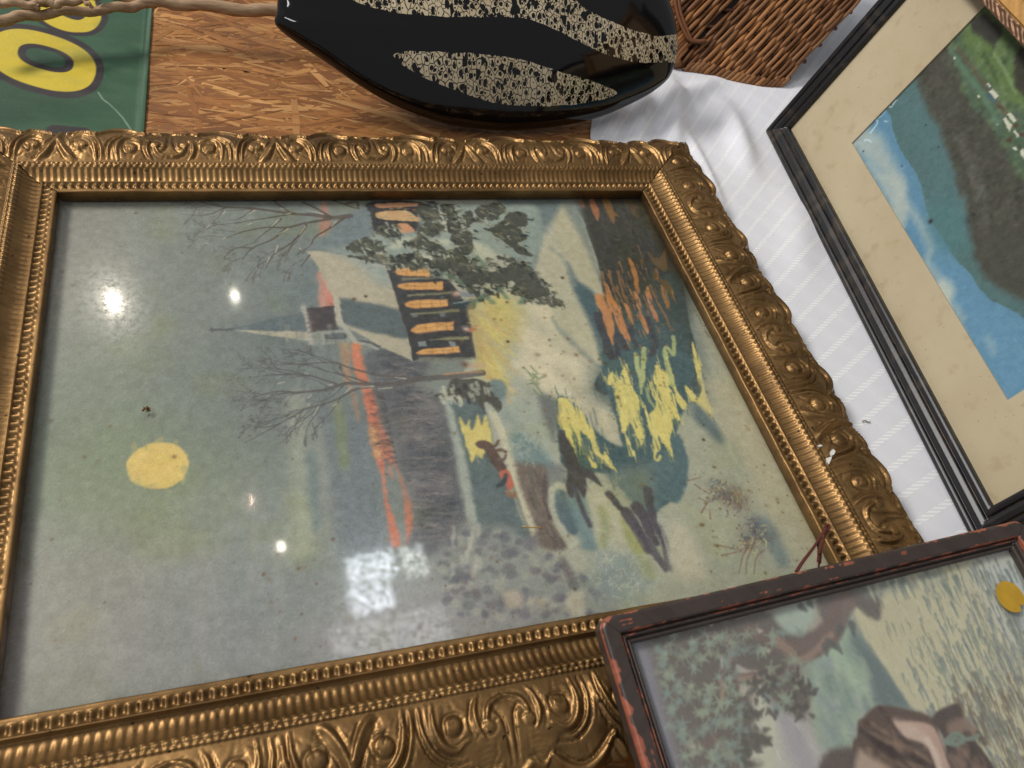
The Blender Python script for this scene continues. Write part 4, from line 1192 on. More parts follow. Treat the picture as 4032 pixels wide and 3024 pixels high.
    for q, w, w1 in (([(1500, 200), (1340, 215), (1180, 190), (1000, 180), (660, 135), (400, 120), (200, 75)], 8, 1.6), ([(1340, 215), (1200, 130), (1090, 80)], 5, 3), ([(1000, 180), (900, 120), (830, 60)], 4, 2.4), ([(1330, 225), (1100, 265), (950, 300), (760, 300), (560, 340), (420, 390)], 4.6, 1.0), ([(1440, 225), (1300, 320), (1200, 380), (1160, 450)], 4, 1.4),
                     ([(950, 190), (700, 230), (500, 260)], 3, .8), ([(900, 220), (830, 290), (730, 370), (670, 420)], 2.6, .8), ([(950, 300), (830, 400), (650, 480), (560, 580)], 3.4, 1.0), ([(660, 480), (500, 480), (400, 560)], 2, .7), ([(1120, 280), (1030, 400), (920, 480), (830, 540), (770, 650)], 3.6, 1.0), ([(1020, 400), (980, 480), (950, 545)], 2.4, .8), ([(1150, 540), (1070, 640)], 2.4, .8), ([(1470, 90), (1560, 80), (1570, 130)], 4, 3), ([(650, 150), (540, 220), (440, 240)], 2.2, .6), ([(430, 120), (250, 190), (30, 185)], 2.2, .6), ([(400, 160), (270, 290)], 1.4, .5), ([(1350, 60), (1480, 110), (1580, 140)], 3.4, 2)):
        S(Z1(q), w * .68, T2, .88, 1.1, w1 * .7)
    for a, b in (((660, 140), (60, 130)), ((560, 260), (130, 330)), ((700, 420), (330, 560)), ((560, 560), (370, 680)), ((830, 560), (600, 740)), ((1090, 580), (920, 740)), ((420, 390), (90, 430)), ((400, 120), (-60, 40)), ((900, 480), (690, 600)), ((1150, 460), (1050, 520)), ((500, 340), (180, 280)), ((1040, 420), (860, 620))):
        c.twig(Z1([a])[0], Z1([b])[0], 1.0, (104, 99, 97), 3, .75, .6, 5, r)
    for q in ([(410, 160), (390, 185)], [(280, 280), (250, 300)], [(670, 150), (600, 190)], [(880, 230), (820, 290)], [(900, 130), (930, 145)], [(980, 175), (940, 185)], [(640, 265), (610, 275)], [(870, 460), (850, 520)], [(800, 560), (780, 600)], [(1060, 480), (1085, 500)], [(1260, 180), (1130, 150)], [(1110, 290), (1060, 360)], [(960, 310), (880, 360)], [(1380, 250), (1340, 290)], [(260, 435), (240, 440)], [(410, 390), (390, 400)]):
        S(Z1(q), 1.4, (186, 182, 166), .75, 1.0, .7)
    S(Z1([(1150, 400), (1240, 390), (1330, 420)]), 1.0, (120, 124, 124), .3, 2)
    # ---- bush in the near bank
    P(Z7([(985, 480), (1150, 290), (1300, 330), (1450, 310), (1600, 400), (1750, 500), (1900, 600), (2050, 700), (2230, 640), (2230, 980), (1300, 1130), (850, 1180), (780, 800)]), (148, 152, 148), 16, .9)
    P(Z7([(280, 900), (900, 720), (1300, 820), (1900, 900), (1300, 1140), (300, 1320), (0, 1350), (-20, 1100)]), (152, 150, 152), 50, .8)
    for k in range(240):
        a = np.array([r.uniform(1000, 2150), r.uniform(300, 980)])
        if a[1] > 330 + (a[0] - 1000) * .05 + 0 and a[1] < 1130 - (a[0] - 900) * .1 and not (a[0] > 1500 and a[1] < 330 + (a[0] - 1400) * .55):
            col = [(116, 116, 128), (108, 112, 122), (172, 172, 158), (134, 140, 138), (124, 116, 124)][r.integers(5)]
            t = np.linspace(0, 6.28, 7, endpoint=False)
            R = r.uniform(16, 48)
            P(Z7(np.stack([a[0] + R * np.cos(t) * r.uniform(.6, 1.2, 7), a[1] + R * .8 * np.sin(t) * r.uniform(.6, 1.2, 7)], 1)), col, 4, .6)
    for q, col in (([(1440, 800), (1560, 790), (1580, 880), (1480, 920)], (190, 176, 158)), ([(1900, 820), (2010, 800), (2030, 950), (1930, 970)], (190, 182, 162)), ([(1640, 850), (1740, 840), (1730, 900)], (182, 170, 150)), ([(1850, 560), (1900, 560), (1960, 720), (1910, 720)], (126, 120, 124)), ([(1600, 420), (1680, 380), (1690, 460), (1620, 490)], (122, 120, 130))):
        P(Z7(q), col, 8, .8)
    for k in range(14):
        a = np.array([r.uniform(1050, 1300), r.uniform(280, 620)])
        S(Z7([a, a + [r.normal(0, 10), 70]]), 2.5, (196, 190, 176), .45, 3)
    # ---- near snow on the right with dry tufts
    P(Z6([(1050, 0), (1350, 0), (1600, 420), (1850, 900), (2100, 1500), (1900, 1700), (1700, 1300), (1300, 700), (1130, 360)]), (184, 178, 152), 40, .85)
    P(Z6([(950, 230), (1000, 215), (1120, 340), (1225, 520), (1170, 545), (1060, 430), (955, 330)]), (108, 126, 130), 14, .95)
    P(Z6([(1180, 560), (1300, 560), (1420, 800), (1350, 820), (1200, 650)]), (162, 168, 152), 24, .7)
    P(Z6([(760, 1250), (900, 1300), (1000, 1500), (1050, 1700), (790, 1700)]), (198, 190, 168), 22, .9)
    P(Z6([(1200, 1500), (1700, 1480), (1900, 1700), (1200, 1700)]), (164, 168, 152), 30, .7)
    P(Z6([(1480, 1200), (1620, 1230), (1780, 1560), (1700, 1600), (1560, 1380)]), (116, 136, 142), 14, .7)
    P(Z6([(340, 1240), (480, 1400), (560, 1560), (620, 1700), (520, 1700), (400, 1400)]), (168, 170, 114), 12, .8)
    P(Z6([(90, 1530), (300, 1480), (480, 1600), (560, 1720), (480, 1900), (200, 1900), (60, 1800)]), (136, 154, 158), 30, .6, True, 4)
    for k in range(60):
        a = np.array([r.uniform(100, 520), r.uniform(1500, 1880)]); an = r.uniform(0, 6.28); L = r.uniform(30, 80)
        S(Z6([a, a + [L * math.cos(an), L * math.sin(an)]]), 1.1, (184, 186, 168), .6, 1.1, .5)
    for q_, cc_ in (((1230, 980), (132, 124, 112)), ((1340, 1040), (128, 108, 96)), ((1500, 1270), (112, 126, 132)), ((1450, 1400), (130, 122, 112)), ((1560, 1330), (116, 118, 122))):
        B(Z6([q_])[0], 46, cc_, .55)
    for k in range(170):
        cx, cy = [(1200, 980), (1320, 1040), (1180, 930), (1480, 1270), (1420, 1420), (1520, 1330)][r.integers(6)]
        a = np.array([cx, cy]) + r.normal(0, 45, 2)
        an = r.normal(1.9, .9); L = r.uniform(25, 85)
        col = [(128, 108, 98), (104, 122, 134), (206, 196, 130), (150, 120, 112), (96, 96, 104)][r.integers(5)]
        S(Z6([a, a + [L * .5 * math.cos(an), L * .5 * math.sin(an)], a + [L * math.cos(an + .4), L * math.sin(an + .4)]]), r.uniform(.7, 1.7), col, .55, 1.2, .4)
    for q in ([(1440, 1430), (1380, 1530), (1350, 1680)], [(1480, 1400), (1420, 1560), (1410, 1680)], [(1570, 1470), (1500, 1540), (1480, 1680)], [(1200, 1520), (1370, 1480)], [(1170, 1430), (1370, 1475)], [(1000, 1020), (1060, 1045)], [(900, 870), (1010, 840)], [(960, 900), (1080, 980)], [(1020, 1150), (1080, 1050), (1130, 1020)], [(1100, 1200), (1090, 1120)]):
        S(Z6(q), 1.3, (142, 116, 106), .75, 1.3, .7)
    for k in range(46):
        a = np.array([r.uniform(1500, 1800), r.uniform(640, 960)]) + [0, 0]
        S(D([a * .55 + [520, 330], a * .55 + [520, 330] + r.normal(0, 6, 2)]), .8, (150, 140, 120), .25, 1.5)
    # printed title along the margin
    font = {'C': [[(1, .2), (.7, 0), (.3, 0), (0, .35), (0, .65), (.3, 1), (.7, 1), (1, .8)]], 'H': [[(0, 0), (0, 1)], [(1, 0), (1, 1)], [(0, .5), (1, .5)]], 'R': [[(0, 0), (0, 1), (.8, 1), (.9, .75), (.8, .5), (0, .5)], [(.4, .5), (1, 0)]], 'I': [[(.5, 0), (.5, 1)]],
            'S': [[(.9, .85), (.5, 1), (.1, .8), (.5, .5), (.9, .25), (.5, 0), (.1, .15)]], 'T': [[(0, 1), (1, 1)], [(.5, 1), (.5, 0)]], 'M': [[(0, 0), (0, 1), (.5, .3), (1, 1), (1, 0)]], 'A': [[(0, 0), (.5, 1), (1, 0)], [(.2, .4), (.8, .4)]], 'E': [[(1, 0), (0, 0), (0, 1), (1, 1)], [(0, .5), (.8, .5)]], 'V': [[(0, 1), (.5, 0), (1, 1)]]}
    a0 = np.array([1982., 1262.]); a1 = np.array([1840., 985.])
    txt = 'CHRISTMAS EV'
    dv = (a1 - a0) / len(txt); upv = np.array([-22.0, -4.0])
    for i, ch in enumerate(txt):
        for ln in font.get(ch, []):
            S(Z3([a0 + dv * (i + .72 * q[0]) + upv * q[1] for q in ln]), .45, (112, 110, 96), .95, .7, smooth=False)
    # ---- ageing: foxing, specks, paper tooth
    for k in range(420):
        zone = r.integers(4)
        if zone == 0: a = D([(r.uniform(60, 1700), r.uniform(430, 1400))])[0]
        elif zone == 1: a = D([(r.uniform(560, 1250), r.uniform(1150, 1420))])[0]
        elif zone == 2: a = D([(r.normal(1300, 90), r.normal(800, 90))])[0]
        else: a = D([(r.uniform(1500, 1760), r.uniform(800, 1240))])[0]
        B(a, abs(r.normal(1.5, 2.2)) + 1.8, [(120, 88, 56), (96, 70, 48), (140, 112, 78)][r.integers(3)], r.uniform(.25, .75))
    for q in ((1097, 738), (1215, 600), (1520, 950), (790, 640)):
        B(D([q])[0], 5, (74, 52, 36), .9)
    ny, nx = c.ny, c.nx
    big = fbm(ny, nx, 160, 21, 4) - .5
    fine = np.random.default_rng(5).normal(0, 1, (ny, nx))
    mid = fbm(ny, nx, 7, 22, 3) - .5
    c.img += (big * 16 + mid * 18 + fine * 4.2 - 7)[..., None]
    c.img[..., 2] -= 5; c.img[..., 0] += 3
    c.img[..., 2] -= (np.clip(fbm(ny, nx, 60, 23, 4) - .55, 0, 1) * 45)
    X, Y = np.meshgrid(np.arange(nx) * c.res - M, -(np.arange(ny) * c.res - M))
    V = np.stack([X, Y, np.full(X.shape, PZ)], -1).reshape(-1, 3)
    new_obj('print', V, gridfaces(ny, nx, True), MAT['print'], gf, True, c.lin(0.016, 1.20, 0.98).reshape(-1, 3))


print1()

# ------------------------------------------------------------------ plain mouldings
def n1d(x, cell, seed):
    r = np.random.default_rng(seed)
    g = r.random(4000)
    u = x / cell + 1000
    i = np.floor(u).astype(int) % 3999; f = u - np.floor(u); f = f * f * (3 - 2 * f)
    return g[i] * (1 - f) + g[i + 1] * f


def rail(parent, Lr, O, ex, ey, prof, mat, step=0.001, colfn=None, disp=None, rnd=0.0, seed=0, bow=0.0):
    """one mitred moulding in the frame's own axes: prof = (distance from sight edge, height)"""
    prof = np.asarray(prof, float)
    w = prof[:, 0].max()
    xs = np.arange(-w - step, Lr + w + 2 * step, step)
    d = prof[:, 0]; z = prof[:, 1]
    X, Dg = np.meshgrid(xs, d)
    Zg = np.broadcast_to(z[:, None], X.shape).copy()
    gap = 0.0002
    Xc = np.clip(X, -Dg + gap, Lr + Dg - gap)
    if disp is not None:
        Zg = Zg + disp(Xc - Lr / 2, Dg)
    over = np.abs(X - Xc) > step * 1.01
    AX, AD = Xc.copy(), Dg.copy()
    if rnd:
        for side in (0, 1):
            e = (-AX if side == 0 else AX - Lr)
            vx = e - (w - rnd); vd = AD - (w - rnd)
            k = (vx > 0) & (vd > 0)
            mx = np.maximum(vx, vd); ln = np.hypot(vx, vd) + 1e-9
            sc = np.where(k, mx / ln, 1)
            ne = np.where(k, (w - rnd) + vx * sc, e)
            AD = np.where(k, (w - rnd) + vd * sc, AD)
            AX = np.where(k, -ne if side == 0 else Lr + ne, AX)
    cols = colfn(Xc, Dg, Zg, seed).reshape(-1, 3) if colfn else None
    P = np.asarray(O, float)[None, None, :2] + AX[..., None] * np.asarray(ex, float) + AD[..., None] * np.asarray(ey, float)
    V = np.concatenate([P, Zg[..., None]], -1).reshape(-1, 3)
    F = gridfaces(len(d), len(xs), (ex[0] * ey[1] - ex[1] * ey[0]) < 0)
    ov = over.reshape(-1)
    F = F[~ov[F].all(1)]
    return new_obj('rail', V, F, mat, parent, True, cols)


def four_rails(parent, x0, y0, W, H, prof, mat, **kw):
    seed = kw.pop('seed', 0)
    rail(parent, W, (x0, y0 + H), (1, 0), (0, 1), prof, mat, seed=seed, **kw)
    rail(parent, W, (x0 + W, y0), (-1, 0), (0, -1), prof, mat, seed=seed + 1, **kw)
    rail(parent, H, (x0, y0), (0, 1), (-1, 0), prof, mat, seed=seed + 2, **kw)
    rail(parent, H, (x0 + W, y0 + H), (0, -1), (1, 0), prof, mat, seed=seed + 3, **kw)


def dense(prof, st=0.0006):
    prof = np.asarray(prof, float)
    out = [prof[0]]
    for a, b in zip(prof[:-1], prof[1:]):
        n = max(1, int(np.ceil(np.linalg.norm(b - a) / st)))
        for k in range(1, n + 1):
            out.append(a + (b - a) * k / n)
    return np.array(out)


# ------------------------------------------------------------------ black framed picture, leaning on the right
BT = np.array([0.72003, 0.13955, 0.0025])
BA = np.array([-0.14099237, -0.99001068, 0.0])
BB = np.array([0.28945111, -0.04122218, 0.95630476])
BN = np.cross(BA, BB)
if BN[0] > 0:
    BN = -BN
BN /= np.linalg.norm(BN)
# local x runs along -BA so that x, y=BB, z=BN is right handed
BX = np.cross(BB, BN)
sgn = 1.0 if BX @ BA > 0 else -1.0
bf = frame_empty('framed_print', BT, BX, BB, BN)
tag(bf, 'black framed mountain landscape with wide cream mat, leaning upright at the right', 'picture')
LA, LB = 0.536, 0.43
BW = 0.0255


def bx0(a0, a1):
    return a0 if sgn > 0 else -a1


def black_col(s, d, z, seed):
    base = np.zeros(s.shape + (3,)) + np.array(s2l((22, 21, 23)))
    n = n1d(s, 0.006, seed) * 0.5 + n1d(s + d * 0.6, 0.02, seed + 5) * 0.5
    n = n + 0.25 * (n1d(s * 1.0 + d * 3.1, 0.0015, seed + 9) - .5)
    k = np.clip((n - 0.60) * 3.2, 0, 0.7)[..., None]
    base = base * (1 - k) + np.array(s2l((66, 56, 44))) * k
    for e in (0.0072, 0.0168, 0.0235):
        wdt = 0.0004 + 0.0004 * n1d(s, 0.004, seed + int(e * 1e5))
        k = ((np.abs(d - e) < wdt) & (n1d(s, 0.018, seed + 77) > .45))[..., None] * 0.65
        base = base * (1 - k) + np.array(s2l((78, 62, 48))) * k
    return base


BPROF = dense([(0.0, -0.0090), (0.0, -0.0020), (0.0008, -0.0009), (0.0030, 0.0), (0.0058, -0.0004), (0.0066, -0.0022), (0.0074, -0.0022), (0.0082, 0.0002), (0.0120, 0.0020), (0.0160, 0.0016), (0.0166, -0.0002), (0.0176, -0.0002),
               (0.0184, 0.0018), (0.0205, 0.0030), (0.0232, 0.0022), (0.0250, -0.0005), (0.0255, -0.0040), (0.0255, -0.0100), (0.020, -0.0100)], 0.0009)
MAT['black_paint'] = mat_attr('worn_black_lacquer_paint', 0.36, 0.5, 0.15, 260, 0.12)
four_rails(bf, bx0(BW, LA - BW), BW, LA - 2 * BW, LB - 2 * BW, BPROF, MAT['black_paint'], step=0.0022, colfn=black_col, rnd=0.005, seed=20)


def mat_matboard():
    t = NT('aged_mat_board')
    co = t.coord()
    n1 = t.noise(co, 9, 5, 0.6); n2 = t.noise(co, 60, 4, 0.6); n3 = t.noise(co, 330, 2, 0.5)
    c = t.mix(t.ramp(n1, [(0.3, 0.0), (0.7, 1.0)]), L3((184, 165, 134)) + (1,), L3((198, 181, 152)) + (1,))
    c = t.mix(t.ramp(n2, [(0.56, 0.0), (0.78, 0.55)]), c, L3((160, 136, 100)) + (1,))
    c = t.mix(t.ramp(n3, [(0.715, 0.0), (0.74, 0.7)]), c, L3((92, 74, 54)) + (1,))
    t.principled(c, 0.75, 0, 0.25, n3, 0.1, 0.0003)
    return t.m


WA0, WA1, WB0, WB1 = 0.1135, 0.4425, 0.0735, 0.36
mb = MB()
zt, zb = -0.0062, -0.0078
xa, xb = sorted((sgn * 0.018, sgn * (LA - 0.018)))
wa, wb = sorted((sgn * WA0, sgn * WA1))
ov = [(xa, 0.018), (xb, 0.018), (xb, LB - 0.018), (xa, LB - 0.018)]
iv = [(wa, WB0), (wb, WB0), (wb, WB1), (wa, WB1)]
V = [(x, y, zt) for x, y in ov] + [(x, y, zt) for x, y in iv] + [(x, y, zb) for x, y in iv]
mb.add(V, [(k, (k + 1) % 4, 4 + (k + 1) % 4, 4 + k) for k in range(4)] + [(4 + k, 4 + (k + 1) % 4, 8 + (k + 1) % 4, 8 + k) for k in range(4)])
mb.build('mat_board', mat_matboard(), bf, False)
mb = MB(); mb.box((sgn * LA / 2, LB / 2, -0.0052), (LA - 0.036, LB - 0.036, 0.0012)); mb.build('glass_pane', MAT['glass2'], bf, False)
mb = MB(); mb.box((sgn * LA / 2, LB / 2, -0.0096), (LA - 0.03, LB - 0.03, 0.0016)); mb.build('backing_board', MAT['board'], bf, False)


def print2():
    m0 = 0.006
    a0, a1, b0, b1 = WA0 - m0, WA1 + m0, WB0 - m0, 0.285
    P0 = BT + BN * zb

    def mp(p):
        w = on_plane(p, P0, BN) - BT
        return np.stack([w @ BA - a0, w @ BB - b0], 1)
    c = Canvas(a1 - a0, b1 - b0, 0.0007, mp, (92, 140, 172))
    rw = np.arange(c.ny)[:, None]
    c.img[95:150] = (80, 78, 68); c.img[150:] = (96, 118, 68)
    Za = Zf(2900, 0, .5118); Zb = Zf(2900, 700, .5118); Zc = Zf(3500, 200, .4219); Zd = Zf(3400, 0, .2857)
    P, S, B = c.poly, c.stroke, c.blob
    r = np.random.default_rng(4)
    P(Zb([(1400, 300), (1900, 950), (2212, 1100), (2300, 1700), (1850, 1560), (1500, 900)]), (98, 148, 182), 60, .8)
    CL = (176, 184, 174)
    P(Za([(860, 1090), (960, 920), (1030, 1000), (1120, 1050), (1160, 1150), (1220, 1250), (1280, 1400), (1310, 1580), (1250, 1580), (1150, 1380), (1050, 1270), (950, 1190)]), CL, 22, .8)
    P(Za([(1000, 1250), (1130, 1350), (1250, 1560), (1200, 1600), (1090, 1420)]), (186, 190, 178), 20, .7)
    P(Zb([(1100, -10), (1270, -10), (1300, 120), (1240, 180), (1180, 70)]), CL, 18, .8)
    P(Zb([(1180, 225), (1290, 210), (1312, 300), (1270, 390), (1190, 315)]), CL, 16, .85)
    S(Zb([(1250, 160), (1330, 240), (1400, 330), (1450, 430), (1490, 540), (1470, 650), (1560, 790)]), 6, CL, .7, 12)
    P(Zb([(1500, 840), (1600, 780), (1670, 850), (1660, 950), (1640, 1010), (1560, 950), (1510, 880)]), (190, 196, 182), 16, .9)
    P(Zb([(1580, 960), (1680, 1080), (1745, 1185), (1700, 1225), (1640, 1100)]), CL, 16, .8)
    S(Zb([(1930, 1240), (1975, 1340)]), 6, (150, 176, 186), .6, 8)
    S(Zb([(1690, 1000), (1740, 1080)]), 5, CL, .6, 8)
    P(np.vstack([Za([(1090, 800), (1180, 880), (1200, 1000), (1240, 1110), (1300, 1220), (1370, 1310), (1410, 1400)]), Zb([(1430, 120), (1480, 310), (1590, 480), (1680, 620), (1800, 740), (1870, 860), (1950, 940), (2080, 1000), (2230, 1085), (2600, 1250), (2600, -1500), (1700, -1500)])]), (84, 116, 116), 2.5, 1, False)
    P(Zc([(60, 420), (330, 520), (480, 720), (540, 950), (600, 1150), (640, 1400), (680, 1700), (500, 1700), (420, 1400), (300, 1000), (150, 700)]), (86, 120, 124), 50, .8)
    P(Zc([(360, 1450), (640, 1450), (760, 1800), (480, 1900)]), (80, 128, 132), 40, .6)
    P(np.vstack([Zc([(150, 200), (250, 250), (300, 400), (380, 600), (480, 700), (520, 900), (600, 1080), (640, 1250)]), Zb([(1760, 150), (1790, 400), (1830, 620), (1900, 760), (2010, 850), (2130, 900), (2230, 945), (2600, 1100), (2600, -1500), (1700, -1500)])]), (80, 78, 68), 12, .97, False, 1.2)
    P(Zc([(560, -20), (620, 150), (700, 400), (800, 560), (950, 700), (1100, 950), (1180, 1150), (1290, 1270), (1700, 1300), (1700, -600), (560, -600)]), (84, 106, 84), 10, .95, False, 1.5)
    P(Zc([(690, -20), (800, 110), (950, 300), (1100, 500), (1261, 560), (1700, 700), (1700, -600), (690, -600)]), (100, 126, 68), 14, .95, False, .8)
    for k in range(900):
        a = np.array([r.uniform(250, 1290), r.uniform(-120, 1640)])
        px = np.interp(a[1], [0, 400, 700, 1100, 1640], [150, 300, 480, 600, 720])
        if a[0] > px:
            vx = np.interp(a[1], [0, 400, 700, 1000, 1260], [560, 700, 950, 1120, 1290])
            col = ([(98, 92, 78), (62, 62, 54), (90, 98, 80), (70, 66, 60)] if a[0] < vx else [(104, 130, 80), (74, 96, 72), (124, 146, 100), (66, 80, 58), (110, 134, 64)])[r.integers(4)]
            B(Zc([a])[0], r.uniform(4, 13), col, .5)
    S(Zc([(640, -20), (760, 140), (880, 300), (1000, 480), (1090, 575)]), 3, (112, 88, 72), .7, 4)
    S(Zc([(580, 0), (700, 180), (840, 360), (960, 560), (1020, 680)]), 4, (96, 134, 108), .7, 5)
    S(Zc([(880, 20), (960, 180), (1010, 300)]), 2.5, (74, 94, 58), .7, 3)
    S(Zc([(980, 20), (1090, 200), (1180, 380)]), 2.5, (140, 166, 110), .6, 3)
    for q in ([(905, 310), (925, 297), (952, 325), (930, 345)], [(930, 380), (965, 352), (1022, 420), (985, 460)], [(1060, 640), (1085, 610), (1148, 690), (1130, 755)], [(1100, 590), (1130, 575), (1190, 650), (1160, 672)], [(1155, 750), (1175, 735), (1212, 790), (1200, 815)], [(825, 415), (840, 405), (852, 425), (835, 440)], [(1150, 900), (1185, 890), (1202, 925), (1170, 930)], [(1220, 930), (1250, 910), (1290, 990), (1265, 1015)], [(1000, 690), (1015, 680), (1020, 700)], [(600, 60), (615, 55), (620, 75), (605, 80)]):
        P(Zc(q), (206, 202, 180), 1.4, 1, False)
    P(Zc([(900, 420), (935, 385), (990, 460), (985, 500)]), (76, 104, 114), 2, 1, False)
    P(Zc([(900, 330), (915, 320), (940, 350), (925, 360)]), (76, 104, 114), 2, 1, False)
    for q in ([(1090, 830), (1140, 800), (1140, 850)], [(1150, 690), (1200, 680), (1180, 720)], [(1210, 780), (1260, 760), (1250, 800)], [(1010, 500), (1060, 520), (1070, 560)]):
        P(Zc(q), (96, 68, 56), 3, .9)
    P(Zd([(1480, 260), (1700, 200), (1900, 420), (1850, 560), (1800, 670), (1740, 600), (1600, 490), (1480, 400)]), (64, 60, 56), 7, .95, True, 1.5)
    P(Zd([(2080, 850), (2230, 650), (2300, 1300), (2130, 1220)]), (66, 60, 54), 7, .9, True, 1.5)
    c.restroke(3000, 1.5, 4.0, 9, 54, 0.9, 1.5, .5, (0, 25, c.nx - 1, 260))
    c.warp(1.2, 6, 63)
    # smears on the glass side of the print
    for q, w in (([(1030, 1020), (1080, 950), (1075, 915)], 2.4), ([(1070, 910), (1110, 895), (1150, 850)], 1.2), ([(985, 1078), (1010, 1075), (1040, 1095)], 2.4), ([(1140, 930), (1160, 935)], 1.5), ([(1165, 815), (1195, 820), (1225, 765)], 1.6), ([(1200, 800), (1235, 770)], 1.4)):
        S(Za(q), w, (196, 214, 226), .75, 1.8, w * .5)
    for q in ([(975, 993)], [(975, 1162)], [(1455, 962)], [(1553, 1130)], [(1272, 1276)]):
        B(Za(q)[0], 3, (40, 36, 36), .85)
    B(Zb([(1491, 335)])[0], 8, (52, 34, 28), .95)
    c.img += (fbm(c.ny, c.nx, 6, 8, 3)[..., None] - .5) * 14 + np.random.default_rng(2).normal(0, 2.5, (c.ny, c.nx, 1))
    X, Y = np.meshgrid(np.arange(c.nx) * c.res + a0, np.arange(c.ny) * c.res + b0)
    V = np.stack([X * sgn, Y, np.full(X.shape, zb - 0.0003)], -1).reshape(-1, 3)
    new_obj('print', V, gridfaces(c.ny, c.nx, sgn < 0), MAT['print_soft'], bf, True, c.lin(0.008, 1.05, 0.84).reshape(-1, 3))


print2()

# ------------------------------------------------------------------ carved frame hung over the top of it
ofr = frame_empty('carved_frame', BT + BN * 0.022, BX, BB, BN)
tag(ofr, 'gilded carved frame edge overlapping the top of the mountain picture', 'picture frame')


def carve(s, d):
    k = np.clip(1 - np.abs(d - 0.0185) / 0.005, 0, 1)
    a = s / 0.0125 * 2 * math.pi
    e = (d - 0.0185) / 0.0045
    sc = np.sin(a + 2.2 * np.sin(e * 2.2)) * np.cos(e * 3.1 + a * .5)
    return np.where(k > 0, 0.0013 * sc * np.minimum(k * 2, 1), 0)


OPROF = dense([(0.0, -0.012), (0.0, -0.002), (0.002, 0.0005), (0.010, 0.0035), (0.0125, 0.0045), (0.0132, 0.0030), (0.0140, 0.0030), (0.0148, 0.0034), (0.0222, 0.0015), (0.0228, -0.001), (0.0235, -0.010), (0.0235, -0.019), (0.018, -0.019)], 0.0008)
oa, ob, oW, oH = 0.02, 0.2335 + 0.0235, 0.24, 0.17
xo = oa + 0.0235 if sgn > 0 else -(oa + 0.0235 + oW)


def ocol(s, d, z, seed):
    g = np.array(s2l((170, 128, 70))); b = np.array(s2l((122, 92, 70)))
    k = np.clip((d - 0.0135) / 0.001, 0, 1)[..., None]
    n = (0.75 + 0.5 * n1d(s + d * 2, 0.004, seed))[..., None]
    return (g * (1 - k) + b * k) * n


MAT['old_gilt'] = mat_attr('old_gilt_wood', 0.42, 0.4, 0.25, 300, 0.15, 0.45)
four_rails(ofr, xo, ob, oW, oH, OPROF, MAT['old_gilt'], step=0.0012, colfn=ocol, disp=carve, seed=60)
mb = MB(); mb.box((xo + oW / 2, ob + oH / 2, -0.0105), (oW + 0.012, oH + 0.012, 0.003)); mb.build('backing_board', mat_simple('tan_board', (196, 160, 120)), ofr, False)

# ------------------------------------------------------------------ brown framed print, bottom right
GO = np.array([0.3062, -0.4111, 0.0638])
g1 = np.array([0.3278, 0.0155, 0.0025]); g1 /= np.linalg.norm(g1)
g2 = np.array([0.0032, -0.0758, -0.0120]); g2 -= g1 * (g2 @ g1); g2 /= np.linalg.norm(g2)
gn = np.cross(g2, g1); gn = gn if gn[2] > 0 else -gn
br = frame_empty('framed_print', GO, g1, -g2, gn)
tag(br, 'brown painted frame with worn red edges around a riverside print, overlapping the gilded frame', 'picture')
GW, GH, GR = 0.3235, 0.33, 0.0168


def brown_col(s, d, z, seed):
    n = n1d(s, 0.012, seed) * .5 + n1d(s + d * .8, 0.003, seed + 3) * .5
    base = np.array(s2l((62, 52, 47))) * (0.8 + 0.45 * n[..., None])
    red = np.array(s2l((156, 88, 66)))
    wob = n1d(s, 0.006, seed + 11); wob2 = n1d(s, 0.0017, seed + 12); wob3 = n1d(s, 0.03, seed + 13)
    k = np.zeros(s.shape)
    k = np.maximum(k, (d > 0.0166 - 0.0026 * np.clip(wob * 1.3 + wob2 * .5 + wob3 * .8 - 1.30, 0.0, 1.2)) & (d < 0.0170))
    if seed % 4 == 2:
        k = np.maximum(k, (d > 0.0164 - 0.0036 * np.clip(wob * 1.2 + wob2 * .5 + wob3 * .8 - .98, 0.0, 1)) & (d < 0.0170))
    for e, wd in ((0.0022, .0008), (0.0048, .0008), (0.0064, .0010)):
        ee = n1d(s, 0.005, seed + int(e * 1e5)) * .8 + n1d(s, 0.0015, seed + 5 + int(e * 1e5)) * .4 + wob3 * .3
        k = np.maximum(k, np.abs(d - e) < wd * np.clip(ee - .55, 0, 1) * 1.3)
    q = n1d(s, 0.010, seed + 31) + .7 * n1d(d * 9 + s * .3, 0.010, seed + 32) + .3 * n1d(s, .0018, seed + 33)
    k = np.maximum(k, (q > 1.66) & (d > .0075) & (d < .0155))
    k = k * (z > -0.0035) + 0
    k = k[..., None] * .92
    return base * (1 - k) + red * k * (0.75 + 0.4 * wob2[..., None])


GPROF = dense([(0.0, -0.0095), (0.0, -0.0048), (0.0005, -0.0040), (0.0013, -0.0036), (0.0021, -0.0040), (0.0025, -0.0050), (0.0029, -0.0050), (0.0034, -0.0029), (0.0041, -0.0022), (0.0049, -0.0026), (0.0053, -0.0040), (0.0058, -0.0040),
               (0.0063, -0.0008), (0.0071, 0.0), (0.0148, 0.0004), (0.0159, -0.0003), (0.0166, -0.0016), (0.0168, -0.004), (0.0165, -0.0120), (0.0120, -0.0120)], 0.0006)
MAT['brown_paint'] = mat_attr('worn_brown_paint', 0.42, 0.45, 0.14, 420, 0.1)
four_rails(br, GR, -(GH - GR), GW - 2 * GR, GH - 2 * GR, GPROF, MAT['brown_paint'], step=0.0011, colfn=brown_col, rnd=0.0075, seed=40)
mb = MB(); mb.box((GW / 2, -GH / 2, -0.0068), (GW - 0.024, GH - 0.024, 0.0014)); mb.build('glass_pane', MAT['glass'], br, False)
